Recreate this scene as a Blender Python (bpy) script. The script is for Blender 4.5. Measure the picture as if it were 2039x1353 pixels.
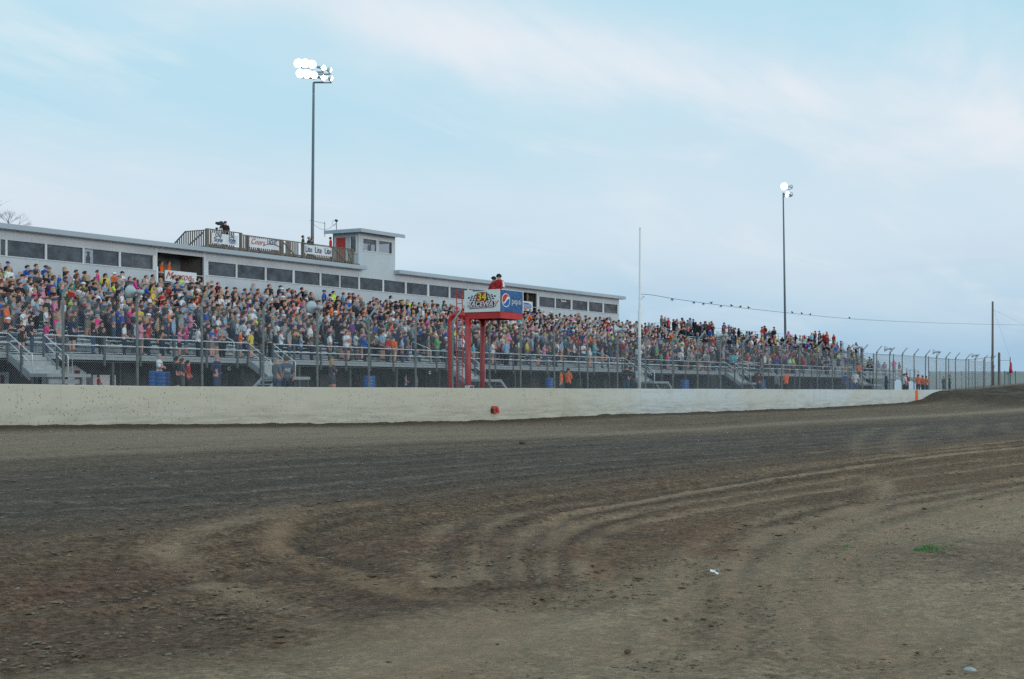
import bpy, bmesh, math, random
import numpy as np
from mathutils import Vector, Matrix
random.seed(34)
rng = np.random.default_rng(34)
scene = bpy.context.scene
for o in list(bpy.data.objects):
    bpy.data.objects.remove(o, do_unlink=True)
R = math.radians

# ------------------------------------------------------------ camera
# world: +X runs along the front straight, +Y from the infield towards the grandstand
ZC = 1.6                       # eye height above the infield; the heights below are metres above the eye
TH = R(31.08)
CT, ST = math.cos(TH), math.sin(TH)
F = 3036.0
VP = 2850.0
HOR = 780.0
cam_d = bpy.data.cameras.new('camera')
cam = bpy.data.objects.new('camera', cam_d)
scene.collection.objects.link(cam)
cam.location = (0, 0, ZC)
cam.rotation_euler = (R(90), 0, TH - R(90))
cam_d.sensor_width = 36.0
cam_d.lens = F / 2039.0 * 36.0
cam_d.shift_y = (HOR - 676.5) / 2039.0
cam_d.clip_start = 0.1
cam_d.clip_end = 12000
scene.camera = cam

# ------------------------------------------------------------ sky and sun
SUN_EL, SUN_AZ = R(9.0), R(-108.0)     # a low veiled sun behind the photographer
world = bpy.data.worlds.new('World')
scene.world = world
world.use_nodes = True
nt = world.node_tree
nt.nodes.clear()
def N(t, **kw):
    n = nt.nodes.new(t)
    for k, v in kw.items():
        setattr(n, k, v)
    return n
def L(a, b):
    nt.links.new(a, b)
def mth(op, a, b=None, clamp=False):
    n = N('ShaderNodeMath', operation=op)
    n.use_clamp = clamp
    for i, v in enumerate((a, b)):
        if v is None: continue
        if isinstance(v, (int, float)): n.inputs[i].default_value = v
        else: L(v, n.inputs[i])
    return n.outputs[0]
def maprange(v, a, b, c, d, smooth=True):
    n = N('ShaderNodeMapRange')
    if smooth: n.interpolation_type = 'SMOOTHSTEP'
    L(v, n.inputs[0])
    for i, x in enumerate((a, b, c, d)): n.inputs[i + 1].default_value = x
    return n.outputs[0]
def mixc(f, a, b):
    n = N('ShaderNodeMix', data_type='RGBA')
    if isinstance(f, (int, float)): n.inputs[0].default_value = f
    else: L(f, n.inputs[0])
    for i, v in ((6, a), (7, b)):
        if isinstance(v, tuple): n.inputs[i].default_value = v + (1,)
        else: L(v, n.inputs[i])
    return n.outputs[2]
def noise(vec, scale, detail=4, rough=0.55, dist=0.0):
    n = N('ShaderNodeTexNoise')
    L(vec, n.inputs['Vector'])
    n.inputs['Scale'].default_value = scale
    n.inputs['Detail'].default_value = detail
    n.inputs['Roughness'].default_value = rough
    n.inputs['Distortion'].default_value = dist
    return n.outputs['Fac']
tc = N('ShaderNodeTexCoord')
geo_dir = tc.outputs['Generated']
sep = N('ShaderNodeSeparateXYZ'); L(geo_dir, sep.inputs[0])
zc = mth('MAXIMUM', sep.outputs[2], 0.0)
# cloud sheets lie on a flat ceiling high above: project the direction on it
den = mth('ADD', zc, 0.16)
px_ = mth('DIVIDE', sep.outputs[0], den)
py_ = mth('DIVIDE', sep.outputs[1], den)
comb = N('ShaderNodeCombineXYZ'); L(px_, comb.inputs[0]); L(py_, comb.inputs[1])
mp = N('ShaderNodeMapping'); L(comb.outputs[0], mp.inputs[0])
mp.inputs['Rotation'].default_value = (0, 0, R(35)); mp.inputs['Scale'].default_value = (0.75, 1.7, 1)
mp.inputs['Location'].default_value = (1.3, 0.4, 0)
n1 = noise(mp.outputs[0], 0.55, 5, 0.5, 0.5)
n2 = noise(mp.outputs[0], 1.5, 6, 0.55, 0.7)
n3 = noise(mp.outputs[0], 0.28, 3, 0.5, 0.3)
sky = N('ShaderNodeTexSky', sky_type='NISHITA')
sky.sun_disc = False
sky.sun_elevation = SUN_EL
sky.sun_rotation = math.pi / 2 - SUN_AZ
sky.altitude = 200; sky.air_density = 1.0; sky.dust_density = 1.5; sky.ozone_density = 1.2
sk = N('ShaderNodeVectorMath', operation='SCALE'); L(sky.outputs[0], sk.inputs[0]); sk.inputs['Scale'].default_value = 0.10
BLUE = (0.48, 0.76, 0.90)
low = mixc(maprange(zc, 0.0, 0.13, 0, 1), (0.33, 0.54, 0.75), (0.47, 0.74, 0.88))
base = mixc(maprange(zc, 0.08, 0.235, 0, 0.97), low, BLUE)
base = mixc(0.08, base, sk.outputs[0])
veil = mixc(maprange(n3, 0.35, 0.65, 0, 1), (0.70, 0.85, 0.92), (0.80, 0.85, 0.89))
f1 = mth('MULTIPLY', maprange(n1, 0.40, 0.66, 0, 1), maprange(zc, 0.02, 0.12, 0.45, 1.0))
c1 = mixc(mth('MULTIPLY', f1, 0.40), base, veil)
f2 = mth('MULTIPLY', maprange(n2, 0.50, 0.72, 0, 0.45), maprange(zc, 0.03, 0.16, 0.5, 1.0))
c2 = mixc(f2, c1, (0.86, 0.90, 0.92))
# thin blue-grey bars low in the sky
mp2 = N('ShaderNodeMapping'); L(comb.outputs[0], mp2.inputs[0])
mp2.inputs['Rotation'].default_value = (0, 0, R(-58)); mp2.inputs['Scale'].default_value = (1.6, 0.45, 1)
n4 = noise(mp2.outputs[0], 1.1, 4, 0.5, 0.3)
f3 = mth('MULTIPLY', maprange(n4, 0.50, 0.68, 0, 0.6), maprange(zc, 0.16, 0.03, 0.0, 1.0))
c3 = mixc(f3, c2, (0.40, 0.53, 0.70))
# one long band of thin high cloud crossing the sky on a slant
azn = mth('MULTIPLY', mth('ARCTAN2', sep.outputs[1], sep.outputs[0]), 57.2958)
eln = mth('MULTIPLY', mth('ARCSINE', sep.outputs[2]), 57.2958)
nw = mth('MULTIPLY', mth('SUBTRACT', noise(mp.outputs[0], 1.1, 5, 0.55, 0.6), 0.5), 6.0)
dl = mth('ADD', mth('SUBTRACT', eln, mth('ADD', mth('MULTIPLY', mth('SUBTRACT', azn, 18.5), 0.19), 10.8)), nw)
bandf = mth('POWER', 2.71828, mth('MULTIPLY', mth('MULTIPLY', dl, dl), -0.16))
c4 = mixc(mth('MULTIPLY', bandf, mth('MULTIPLY', maprange(n2, 0.30, 0.62, 0.35, 1), 0.80)), c3, (0.84, 0.86, 0.91))
dl2 = mth('ADD', mth('SUBTRACT', eln, mth('ADD', mth('MULTIPLY', mth('SUBTRACT', azn, 30), 0.02), 6.2)), nw)
band2 = mth('POWER', 2.71828, mth('MULTIPLY', mth('MULTIPLY', dl2, dl2), -0.10))
c5 = mixc(mth('MULTIPLY', band2, 0.48), c4, (0.77, 0.80, 0.88))
c3 = c5
bg = N('ShaderNodeBackground'); L(c3, bg.inputs[0]); bg.inputs[1].default_value = 1.0
wo = N('ShaderNodeOutputWorld'); L(bg.outputs[0], wo.inputs[0])

sun_d = bpy.data.lights.new('sun', 'SUN')
sun_d.energy = 1.1
sun_d.angle = R(22)
sun_d.color = (1.0, 0.93, 0.84)
sun = bpy.data.objects.new('sun', sun_d)
scene.collection.objects.link(sun)
sdir = Vector((math.cos(SUN_EL) * math.cos(SUN_AZ), math.cos(SUN_EL) * math.sin(SUN_AZ), math.sin(SUN_EL)))
sun.rotation_euler = sdir.to_track_quat('Z', 'Y').to_euler()
sun.location = sdir * 60

scene.view_settings.view_transform = 'Standard'
scene.view_settings.look = 'None'
scene.view_settings.exposure = 0.0
scene.view_settings.gamma = 1.0
scene.view_settings.use_curve_mapping = False
scene.cycles.max_bounces = 6
scene.cycles.transparent_max_bounces = 10
scene.cycles.use_denoising = False

# ------------------------------------------------------------ geometry of the view (photo pixel -> metres)
def U(x, v):
    d = F * v / (CT * (VP - x))
    return (d - v * ST) / CT
def Z(x, y, v):
    return (HOR - y) * v / (CT * (VP - x))
def SC(x, v):
    return CT * (VP - x) / v
def PX(u, v):
    return VP - F * v / (CT * (u * CT + v * ST))
def PY(u, v, z):
    return HOR - F * z / (u * CT + v * ST)

# ------------------------------------------------------------ materials
MATS = {}
class MT:
    """small node-tree builder"""
    def __init__(s, name):
        s.m = bpy.data.materials.new(name); s.m.use_nodes = True
        s.t = s.m.node_tree; s.b = s.t.nodes['Principled BSDF']
        s.c = s.t.nodes.new('ShaderNodeTexCoord')
    def n(s, t, **kw):
        n = s.t.nodes.new(t)
        for k, v in kw.items(): setattr(n, k, v)
        return n
    def l(s, a, b): s.t.links.new(a, b)
    def noise(s, scale, detail=3, rough=0.55, vec=None, dist=0.0, stretch=None):
        n = s.n('ShaderNodeTexNoise')
        v = vec or s.c.outputs['Object']
        if stretch:
            mp = s.n('ShaderNodeMapping'); s.l(v, mp.inputs[0]); mp.inputs['Scale'].default_value = stretch; v = mp.outputs[0]
        s.l(v, n.inputs['Vector'])
        n.inputs['Scale'].default_value = scale; n.inputs['Detail'].default_value = detail
        n.inputs['Roughness'].default_value = rough; n.inputs['Distortion'].default_value = dist
        return n.outputs['Fac']
    def rng(s, v, a, b, c, d):
        n = s.n('ShaderNodeMapRange'); s.l(v, n.inputs[0])
        for i, x in enumerate((a, b, c, d)): n.inputs[i + 1].default_value = x
        return n.outputs[0]
    def mix(s, f, a, b, mode='MIX'):
        n = s.n('ShaderNodeMix', data_type='RGBA', blend_type=mode)
        if isinstance(f, (int, float)): n.inputs[0].default_value = f
        else: s.l(f, n.inputs[0])
        for i, v in ((6, a), (7, b)):
            if isinstance(v, tuple): n.inputs[i].default_value = tuple(v[:3]) + (1,)
            else: s.l(v, n.inputs[i])
        return n.outputs[2]
    def math(s, op, a, b=0.0):
        n = s.n('ShaderNodeMath', operation=op)
        for i, v in enumerate((a, b)):
            if isinstance(v, (int, float)): n.inputs[i].default_value = v
            else: s.l(v, n.inputs[i])
        return n.outputs[0]
    def bump(s, h, strength=0.3, dist=0.02):
        n = s.n('ShaderNodeBump'); s.l(h, n.inputs['Height'])
        n.inputs['Strength'].default_value = strength; n.inputs['Distance'].default_value = dist
        s.l(n.outputs[0], s.b.inputs['Normal'])
    def set(s, rough=0.7, metal=0.0, spec=0.4):
        s.b.inputs['Roughness'].default_value = rough; s.b.inputs['Metallic'].default_value = metal
        s.b.inputs['Specular IOR Level'].default_value = spec
        return s
    def col(s, c):
        if isinstance(c, tuple): s.b.inputs['Base Color'].default_value = c + (1,)
        else: s.l(c, s.b.inputs['Base Color'])
        return s

def mat(name, c, rough=0.6, metal=0.0, spec=0.4, var=0.18, scale=3.0, grime=None, stretch=None):
    if name in MATS: return MATS[name]
    t = MT(name).set(rough, metal, spec)
    a = t.noise(scale, 4, 0.6, stretch=stretch)
    d = tuple(x * (1 - var) for x in c); e = tuple(min(1, x * (1 + var * 0.6)) for x in c)
    k = t.mix(t.rng(a, 0.3, 0.7, 0, 1), d, e)
    if grime:
        g = t.noise(scale * 3.1, 5, 0.7)
        k = t.mix(t.rng(g, 0.55, 0.75, 0, 0.6), k, grime)
    t.col(k)
    t.bump(t.noise(scale * 8, 3), 0.12, 0.01)
    MATS[name] = t.m
    return t.m

M_galv = mat('galvanised_steel', (0.36, 0.40, 0.43), 0.5, 0.35, 0.5, 0.2, 5)
M_galvd = mat('weathered_channel_steel', (0.10, 0.115, 0.13), 0.6, 0.2, 0.4, 0.25, 4)
M_alu = mat('aluminium_plank', (0.66, 0.70, 0.73), 0.5, 0.15, 0.5, 0.16, 1.2, grime=(0.25, 0.25, 0.25), stretch=(0.3, 4, 4))
M_riser = mat('riser_board', (0.27, 0.30, 0.33), 0.7, 0.1, 0.3, 0.2, 1.0, stretch=(0.3, 4, 4))
M_rail = mat('bright_rail_tube', (0.70, 0.74, 0.77), 0.4, 0.2, 0.5, 0.1, 6)
M_deckp = mat('deck_plate', (0.42, 0.45, 0.46), 0.6, 0.2, 0.4, 0.2, 1.5)
M_fence = mat('fence_galv', (0.28, 0.32, 0.33), 0.55, 0.3, 0.4, 0.25, 6)
M_wire = mat('fence_wire', (0.22, 0.24, 0.26), 0.6, 0.3, 0.4, 0.1, 2)
M_wood = mat('weathered_wood', (0.19, 0.17, 0.145), 0.9, 0, 0.2, 0.35, 3, stretch=(6, 6, 0.6))
M_pole = mat('utility_pole_wood', (0.17, 0.15, 0.14), 0.9, 0, 0.2, 0.3, 3, stretch=(6, 6, 0.5))
M_mast = mat('light_mast_steel', (0.12, 0.16, 0.19), 0.5, 0.3, 0.5, 0.12, 1)
M_red = mat('flag_stand_red', (0.50, 0.022, 0.02), 0.42, 0.0, 0.5, 0.2, 4, grime=(0.25, 0.03, 0.02))
M_reddoor = mat('red_door_paint', (0.45, 0.03, 0.03), 0.5, 0, 0.4, 0.12, 3)
M_whitep = mat('white_sign_board', (0.70, 0.76, 0.76), 0.5, 0, 0.4, 0.05, 2)
M_banner = mat('white_banner_vinyl', (0.68, 0.73, 0.76), 0.5, 0, 0.4, 0.07, 2.5)
M_black = mat('black_print', (0.02, 0.022, 0.025), 0.5, 0, 0.4, 0.2, 4)
M_dark = mat('dark_equipment', (0.03, 0.033, 0.038), 0.6, 0, 0.4, 0.3, 4)
M_under = mat('shade_dark_board', (0.075, 0.085, 0.095), 0.9, 0, 0.2, 0.4, 0.8)  # dark tone carries the shade below the deck; flag stand floor shares it
M_undstl = mat('dark_frame_steel', (0.10, 0.115, 0.12), 0.7, 0.2, 0.3, 0.3, 2)
M_white = mat('white_painted_steel', (0.72, 0.75, 0.76), 0.45, 0, 0.4, 0.08, 2, grime=(0.45, 0.45, 0.42))
M_concession = mat('white_concession_wall', (0.62, 0.66, 0.72), 0.6, 0, 0.3, 0.08, 1)
M_maroon = mat('maroon_door', (0.18, 0.02, 0.03), 0.6, 0, 0.3, 0.1, 2)
M_bluebar = mat('blue_barrel_plastic', (0.02, 0.10, 0.32), 0.4, 0, 0.5, 0.15, 3)
M_horn = mat('horn_grey', (0.40, 0.46, 0.50), 0.45, 0.1, 0.5, 0.12, 5)
M_yel = mat('yellow_print', (0.80, 0.62, 0.05), 0.5, 0, 0.3, 0.05)
M_redp = mat('red_print', (0.50, 0.03, 0.035), 0.5, 0, 0.3, 0.1)
M_bluep = mat('dark_blue_print', (0.02, 0.04, 0.16), 0.5, 0, 0.3, 0.1)
M_ovalp = mat('oval_blue_print', (0.015, 0.09, 0.38), 0.5, 0, 0.3, 0.1)
M_pinkp = mat('faded_red_print', (0.50, 0.12, 0.15), 0.5, 0, 0.3, 0.1)
M_skyb = mat('light_blue_print', (0.05, 0.25, 0.60), 0.5, 0, 0.3, 0.1)
M_litter = mat('white_litter', (0.8, 0.82, 0.82), 0.6, 0, 0.3, 0.03)
M_stone = mat('pale_stone', (0.42, 0.42, 0.39), 0.8, 0, 0.3, 0.2, 8)
M_tree = mat('bare_bark', (0.12, 0.10, 0.11), 0.9, 0, 0.2, 0.2, 4)
M_int = mat('press_box_interior', (0.16, 0.15, 0.14), 0.9, 0, 0.2, 0.3, 0.8)
M_tan = mat('tan_board', (0.48, 0.42, 0.32), 0.8, 0, 0.2, 0.1, 1)
M_orangebox = mat('faded_red_lamp_housing', (0.42, 0.06, 0.03), 0.5, 0, 0.4, 0.25, 12)
M_orange = mat('orange_spray_paint', (0.80, 0.13, 0.03), 0.6, 0, 0.3, 0.15, 10)
M_screen = mat('pale_windscreen_cloth', (0.26, 0.33, 0.33), 0.9, 0, 0.1, 0.12, 1)

def m_siding():
    t = MT('pale_steel_siding').set(0.5, 0.05, 0.4)
    w = t.n('ShaderNodeTexWave', wave_type='BANDS', bands_direction='X', wave_profile='SIN')
    t.l(t.c.outputs['Object'], w.inputs['Vector']); w.inputs['Scale'].default_value = 1.03; w.inputs['Distortion'].default_value = 0
    a = t.noise(0.5, 4, 0.6)
    b = t.noise(2.0, 4, 0.6, stretch=(5, 5, 0.25))
    k = t.mix(t.rng(a, 0.3, 0.7, 0, 1), (0.44, 0.48, 0.53), (0.53, 0.57, 0.62))
    k = t.mix(t.rng(b, 0.55, 0.75, 0, 0.35), k, (0.34, 0.37, 0.40))
    t.col(k); t.bump(w.outputs['Fac'], 0.22, 0.02)
    return t.m
M_siding = m_siding()
M_rooft = mat('roof_fascia_metal', (0.40, 0.46, 0.52), 0.45, 0.15, 0.5, 0.1, 0.6, stretch=(0.3, 3, 3))
M_trim = mat('white_trim', (0.60, 0.64, 0.67), 0.5, 0, 0.4, 0.06, 2)

def m_glass():
    t = MT('smoky_window_glass')
    out = t.t.nodes['Material Output']
    tr = t.n('ShaderNodeBsdfTransparent'); tr.inputs[0].default_value = (0.55, 0.56, 0.58, 1)
    gl = t.n('ShaderNodeBsdfGlossy'); gl.inputs[0].default_value = (0.8, 0.85, 0.9, 1); gl.inputs['Roughness'].default_value = 0.05
    mx = t.n('ShaderNodeMixShader'); t.l(t.rng(t.noise(.9, 3, .6, stretch=(1, 1, 1.5)), .35, .65, .07, .13), mx.inputs[0])
    t.l(tr.outputs[0], mx.inputs[1]); t.l(gl.outputs[0], mx.inputs[2]); t.l(mx.outputs[0], out.inputs[0])
    return t.m
M_glass = m_glass()

def m_pepsi():
    t = MT('blue_vinyl_banner').set(0.45, 0, 0.4)
    a = t.noise(2.2, 5, 0.6, dist=1.0)
    t.col(t.mix(t.rng(a, 0.35, 0.65, 0, 1), (0.012, 0.06, 0.19), (0.03, 0.13, 0.34)))
    t.bump(t.noise(3.0, 2, 0.5, dist=1.5), 0.6, 0.08)
    return t.m
M_bluevinyl = m_pepsi()

def m_emit(name, c, s):
    t = MT(name); t.b.inputs['Emission Color'].default_value = c + (1,); t.b.inputs['Emission Strength'].default_value = s
    t.col((0.8, 0.8, 0.8)); return t.m
M_lamp = m_emit('lit_floodlight_lens', (1.0, 0.99, 0.96), 14.0)
M_lampoff = mat('floodlight_reflector', (0.55, 0.62, 0.66), 0.3, 0.5, 0.5, 0.1, 3)

def m_wall():
    t = MT('stained_white_concrete').set(0.75, 0, 0.3)
    P = t.c.outputs['Object']
    a = t.noise(0.16, 3, 0.5)
    k = t.mix(t.rng(a, 0.40, 0.60, 0, 1), (0.54, 0.60, 0.62), (0.54, 0.56, 0.53))
    sepn = t.n('ShaderNodeSeparateXYZ'); t.l(P, sepn.inputs[0])
    # yellowed nearest the camera (low X), whiter past 45 m
    yel = t.rng(sepn.outputs[0], 31, 39, 1.0, 0.0)
    k = t.mix(t.math('MULTIPLY', yel, 0.9), k, (0.52, 0.49, 0.395))
    yel2 = t.rng(sepn.outputs[0], 98, 112, 0.0, 0.9)
    k = t.mix(yel2, k, (0.47, 0.43, 0.33))
    b = t.noise(1.1, 5, 0.65, stretch=(0.6, 1, 3))
    k = t.mix(t.rng(b, 0.50, 0.70, 0, 0.6), k, (0.42, 0.40, 0.32))
    b3 = t.noise(.5, 5, .7, stretch=(1, 1, 1.6)); k = t.mix(t.rng(b3, .52, .68, 0, .55), k, (0.50, 0.50, 0.45))
    dr = t.noise(2.2, 4, .65, stretch=(3.0, 1, .18)); k = t.mix(t.rng(dr, .58, .74, 0, .4), k, (0.36, 0.35, 0.31))
    # scuffs and mud haze near the foot
    low = t.rng(sepn.outputs[2], ZC - 0.55, ZC - 1.15, 0, 1)
    s = t.noise(1.5, 5, 0.7, stretch=(0.35, 1, 5))
    k = t.mix(t.math('MULTIPLY', low, t.rng(s, 0.40, 0.66, 0, 0.75)), k, (0.30, 0.285, 0.25))
    # thrown mud specks
    for sc, th, str_ in ((11.0, 0.155, 0.95), (23.0, 0.15, 0.75)):
        vo = t.n('ShaderNodeTexVoronoi', feature='F1')
        mp = t.n('ShaderNodeMapping'); t.l(P, mp.inputs[0]); mp.inputs['Scale'].default_value = (1, 1, 0.62)
        mp.inputs['Rotation'].default_value = (0, R(-25), 0)
        t.l(mp.outputs[0], vo.inputs['Vector']); vo.inputs['Scale'].default_value = sc
        sp = t.math('LESS_THAN', vo.outputs['Distance'], th)
        dens = t.noise(0.55, 3, 0.6)
        near = t.rng(sepn.outputs[0], 28, 60, 0.13, 0.0)
        lowm = t.rng(sepn.outputs[2], ZC + 0.1, ZC - 1.0, -0.04, 0.08)
        th2 = t.math('ADD', t.math('ADD', dens, near), lowm)
        sepc = t.n('ShaderNodeSeparateColor'); t.l(vo.outputs['Color'], sepc.inputs[0])
        msk = t.math('GREATER_THAN', t.math('ADD', th2, t.math('MULTIPLY', sepc.outputs[0], 0.22)), 0.74)
        k = t.mix(t.math('MULTIPLY', t.math('MULTIPLY', sp, msk), str_), k, (0.07, 0.065, 0.06))
    t.col(k)
    t.bump(t.noise(9, 5, 0.65), 0.25, 0.02)
    return t.m
M_wall = m_wall()

def m_ground():
    t = MT('track_dirt').set(0.92, 0, 0.25)
    P = t.c.outputs['Object']
    at = t.n('ShaderNodeAttribute', attribute_name='soil', attribute_type='GEOMETRY')
    f = t.noise(17, 8, 0.75, stretch=(1, 1, 1)); f2 = t.noise(6.5, 6, 0.7)
    g = t.noise(3.5, 5, 0.7)
    k = t.mix(1.0, at.outputs['Color'], t.mix(t.rng(f, 0.36, 0.64, 0, 1), (0.28, 0.27, 0.26), (1.72, 1.72, 1.72)), 'MULTIPLY')
    k = t.mix(1.0, k, t.mix(t.rng(f2, 0.36, 0.62, 0, 1), (0.62, 0.60, 0.58), (1.25, 1.26, 1.27)), 'MULTIPLY')
    k = t.mix(1.0, k, t.mix(t.rng(g, 0.3, 0.7, 0, 1), (0.70, 0.67, 0.64), (1.28, 1.29, 1.32)), 'MULTIPLY')
    k = t.mix(t.math('MINIMUM', at.outputs['Alpha'], 1.0), at.outputs['Color'], k)
    # pale crumbs pressed into the surface
    vo = t.n('ShaderNodeTexVoronoi', feature='F1'); t.l(P, vo.inputs['Vector']); vo.inputs['Scale'].default_value = 9
    sc = t.n('ShaderNodeSeparateColor'); t.l(vo.outputs['Color'], sc.inputs[0])
    c1 = t.math('MULTIPLY', t.math('LESS_THAN', vo.outputs['Distance'], 0.11), t.math('GREATER_THAN', sc.outputs[0], 0.80))
    k = t.mix(t.math('MULTIPLY', c1, 0.55), k, (0.30, 0.29, 0.27))
    t.col(k)
    n = t.n('ShaderNodeMath', operation='ADD'); t.l(f, n.inputs[0]); t.l(t.noise(70, 3, 0.7), n.inputs[1])
    t.bump(n.outputs[0], 1.0, 0.06)
    return t.m
M_ground = m_ground()

# ------------------------------------------------------------ mesh builder
ALLPARTS = []
class MB:
    def __init__(s): s.v = []; s.f = []; s.mi = []
    def add(s, vs, fs, mi=0):
        o = len(s.v); s.v.extend([tuple(p) for p in vs]); s.f.extend([tuple(i + o for i in f) for f in fs]); s.mi.extend([mi] * len(fs))
        return s
    def box(s, x0, x1, y0, y1, z0, z1, mi=0):
        vs = [(x, y, z) for z in (z0, z1) for y in (y0, y1) for x in (x0, x1)]
        return s.add(vs, [(0, 2, 3, 1), (4, 5, 7, 6), (0, 1, 5, 4), (2, 6, 7, 3), (0, 4, 6, 2), (1, 3, 7, 5)], mi)
    def bar(s, p, q, w, h, mi=0, up=(0, 0, 1)):
        p = Vector(p); q = Vector(q); d = (q - p).normalized(); up = Vector(up)
        if abs(d.dot(up)) > 0.98: up = Vector((1, 0, 0))
        a = d.cross(up).normalized() * (w / 2); b = a.cross(d).normalized() * (h / 2)
        vs = [c + i * a + j * b for c in (p, q) for i, j in ((-1, -1), (1, -1), (1, 1), (-1, 1))]
        return s.add(vs, [(3, 2, 1, 0), (4, 5, 6, 7), (0, 1, 5, 4), (1, 2, 6, 5), (2, 3, 7, 6), (3, 0, 4, 7)], mi)
    def tube(s, pts, r, n=6, mi=0, cap=True):
        pts = [Vector(p) for p in pts]
        rs = r if isinstance(r, (list, tuple)) else [r] * len(pts)
        o = len(s.v); prev = None
        for i, p in enumerate(pts):
            d = (pts[min(i + 1, len(pts) - 1)] - pts[max(i - 1, 0)]).normalized()
            if prev is None:
                a = d.orthogonal().normalized()
            else:
                a = (prev - d * prev.dot(d)).normalized()
            prev = a; b = d.cross(a)
            for k in range(n):
                t = 2 * math.pi * k / n
                s.v.append(tuple(p + rs[i] * (a * math.cos(t) + b * math.sin(t))))
        for i in range(len(pts) - 1):
            for k in range(n):
                k2 = (k + 1) % n
                s.f.append((o + i * n + k, o + i * n + k2, o + (i + 1) * n + k2, o + (i + 1) * n + k)); s.mi.append(mi)
        if cap:
            s.f.append(tuple(o + k for k in range(n))[::-1]); s.mi.append(mi)
            s.f.append(tuple(o + (len(pts) - 1) * n + k for k in range(n))); s.mi.append(mi)
        return s
    def lathe(s, prof, origin, axis, n=14, mi=0):
        """prof: (distance along axis, radius)"""
        a = Vector(axis).normalized(); e1 = a.orthogonal().normalized(); e2 = a.cross(e1); c = Vector(origin); o = len(s.v)
        for h, r in prof:
            for k in range(n):
                t = 2 * math.pi * k / n
                s.v.append(tuple(c + a * h + r * (e1 * math.cos(t) + e2 * math.sin(t))))
        for i in range(len(prof) - 1):
            for k in range(n):
                k2 = (k + 1) % n
                s.f.append((o + i * n + k, o + i * n + k2, o + (i + 1) * n + k2, o + (i + 1) * n + k)); s.mi.append(mi)
        return s
    def poly(s, pts, th, nrm, mi=0):
        """flat polygon with thickness th pushed along nrm"""
        n = len(pts); nv = Vector(nrm) * th
        vs = [Vector(p) for p in pts] + [Vector(p) + nv for p in pts]
        fs = [tuple(range(n))[::-1], tuple(range(n, 2 * n))] + [(i, (i + 1) % n, n + (i + 1) % n, n + i) for i in range(n)]
        return s.add(vs, fs, mi)
    def mesh(s, name, mats, off=(0, 0, 0), smooth=False):
        me = bpy.data.meshes.new(name)
        ox, oy, oz = off
        me.from_pydata([(x - ox, y - oy, z + ZC - oz) for x, y, z in s.v], [], s.f)
        for m in (mats if isinstance(mats, (list, tuple)) else [mats]): me.materials.append(m)
        if any(s.mi): me.polygons.foreach_set('material_index', s.mi)
        if smooth: me.polygons.foreach_set('use_smooth', [True] * len(me.polygons))
        me.update()
        return me
    def build(s, name, mats, parent=None, smooth=False, off=None):
        """world-placed geometry; origin at the parent's origin"""
        o_ = wloc(parent) if parent is not None else (off or (0, 0, 0))
        ob = bpy.data.objects.new(name, s.mesh(name, mats, o_, smooth))
        scene.collection.objects.link(ob)
        if parent is not None: ob.parent = parent
        else: ob.location = o_
        return ob
def wloc(o):
    v = Vector((0, 0, 0))
    while o is not None: v += o.location; o = o.parent
    return tuple(v)
def tag(o, label=None, cat=None, group=None, kind=None):
    if label: o['label'] = label
    if cat: o['category'] = cat
    if group: o['group'] = group
    if kind: o['kind'] = kind
    return o
def thing(name, label, cat, loc, group=None):
    o = bpy.data.objects.new(name, None); scene.collection.objects.link(o)
    o.location = (loc[0], loc[1], loc[2] + ZC); o.empty_display_size = 0.2
    return tag(o, label, cat, group)
def instance(src, parent, off):
    """another part sharing src's mesh, moved by off"""
    c = src.copy(); scene.collection.objects.link(c); c.parent = parent
    c.location = src.location + Vector(off)
    return c
FONT_CACHE = {}
def lettering(txt, size, origin, right, up, mt, parent, name='lettering', depth=0.012, shear=0.0, bold=0.0, squash=1.0, align='CENTER'):
    key = (txt, shear, bold)
    if key not in FONT_CACHE:
        cu = bpy.data.curves.new('lettering', 'FONT'); cu.body = txt; cu.align_x = align; cu.align_y = 'CENTER'
        cu.shear = shear; cu.offset = bold; cu.extrude = 0.01; cu.resolution_u = 2
        ob = bpy.data.objects.new('tmp', cu); scene.collection.objects.link(ob)
        dg = bpy.context.evaluated_depsgraph_get()
        me = bpy.data.meshes.new_from_object(ob.evaluated_get(dg))
        bpy.data.objects.remove(ob, do_unlink=True)
        FONT_CACHE[key] = [v.co.copy() for v in me.vertices], [tuple(p.vertices) for p in me.polygons]
    vs, fs = FONT_CACHE[key]
    r = Vector(right).normalized(); u = Vector(up).normalized(); n = r.cross(u); o = Vector(origin)
    mb = MB(); mb.add([o + r * (v.x * size * squash) + u * (v.y * size) + n * (v.z / 0.01 * depth * 0.5 + depth * 0.5) for v in vs], fs)
    return mb.build(name, mt, parent)
# ------------------------------------------------------------ ground
def vhash(ix, iy, s):
    h = (ix.astype(np.int64) * 374761393 + iy.astype(np.int64) * 668265263 + s * 1442695041) & 0xffffffff
    h = ((h ^ (h >> 13)) * 1274126177) & 0xffffffff
    return ((h ^ (h >> 16)) & 0xffff) / 65535.0
def vnoise(x, y, s=0):
    ix = np.floor(x); iy = np.floor(y); fx = x - ix; fy = y - iy
    fx = fx * fx * (3 - 2 * fx); fy = fy * fy * (3 - 2 * fy)
    a = vhash(ix, iy, s); b = vhash(ix + 1, iy, s); c = vhash(ix, iy + 1, s); d = vhash(ix + 1, iy + 1, s)
    return (a * (1 - fx) + b * fx) * (1 - fy) + (c * (1 - fx) + d * fx) * fy - 0.5
def fbm(x, y, o=4, s=0):
    t = np.zeros_like(x); a = 1.0
    for i in range(o):
        t += a * vnoise(x * 2 ** i, y * 2 ** i, s + i * 17); a *= 0.55
    return t
def sstep(a, b, x):
    t = np.clip((x - a) / (b - a), 0, 1); return t * t * (3 - 2 * t)
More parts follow.
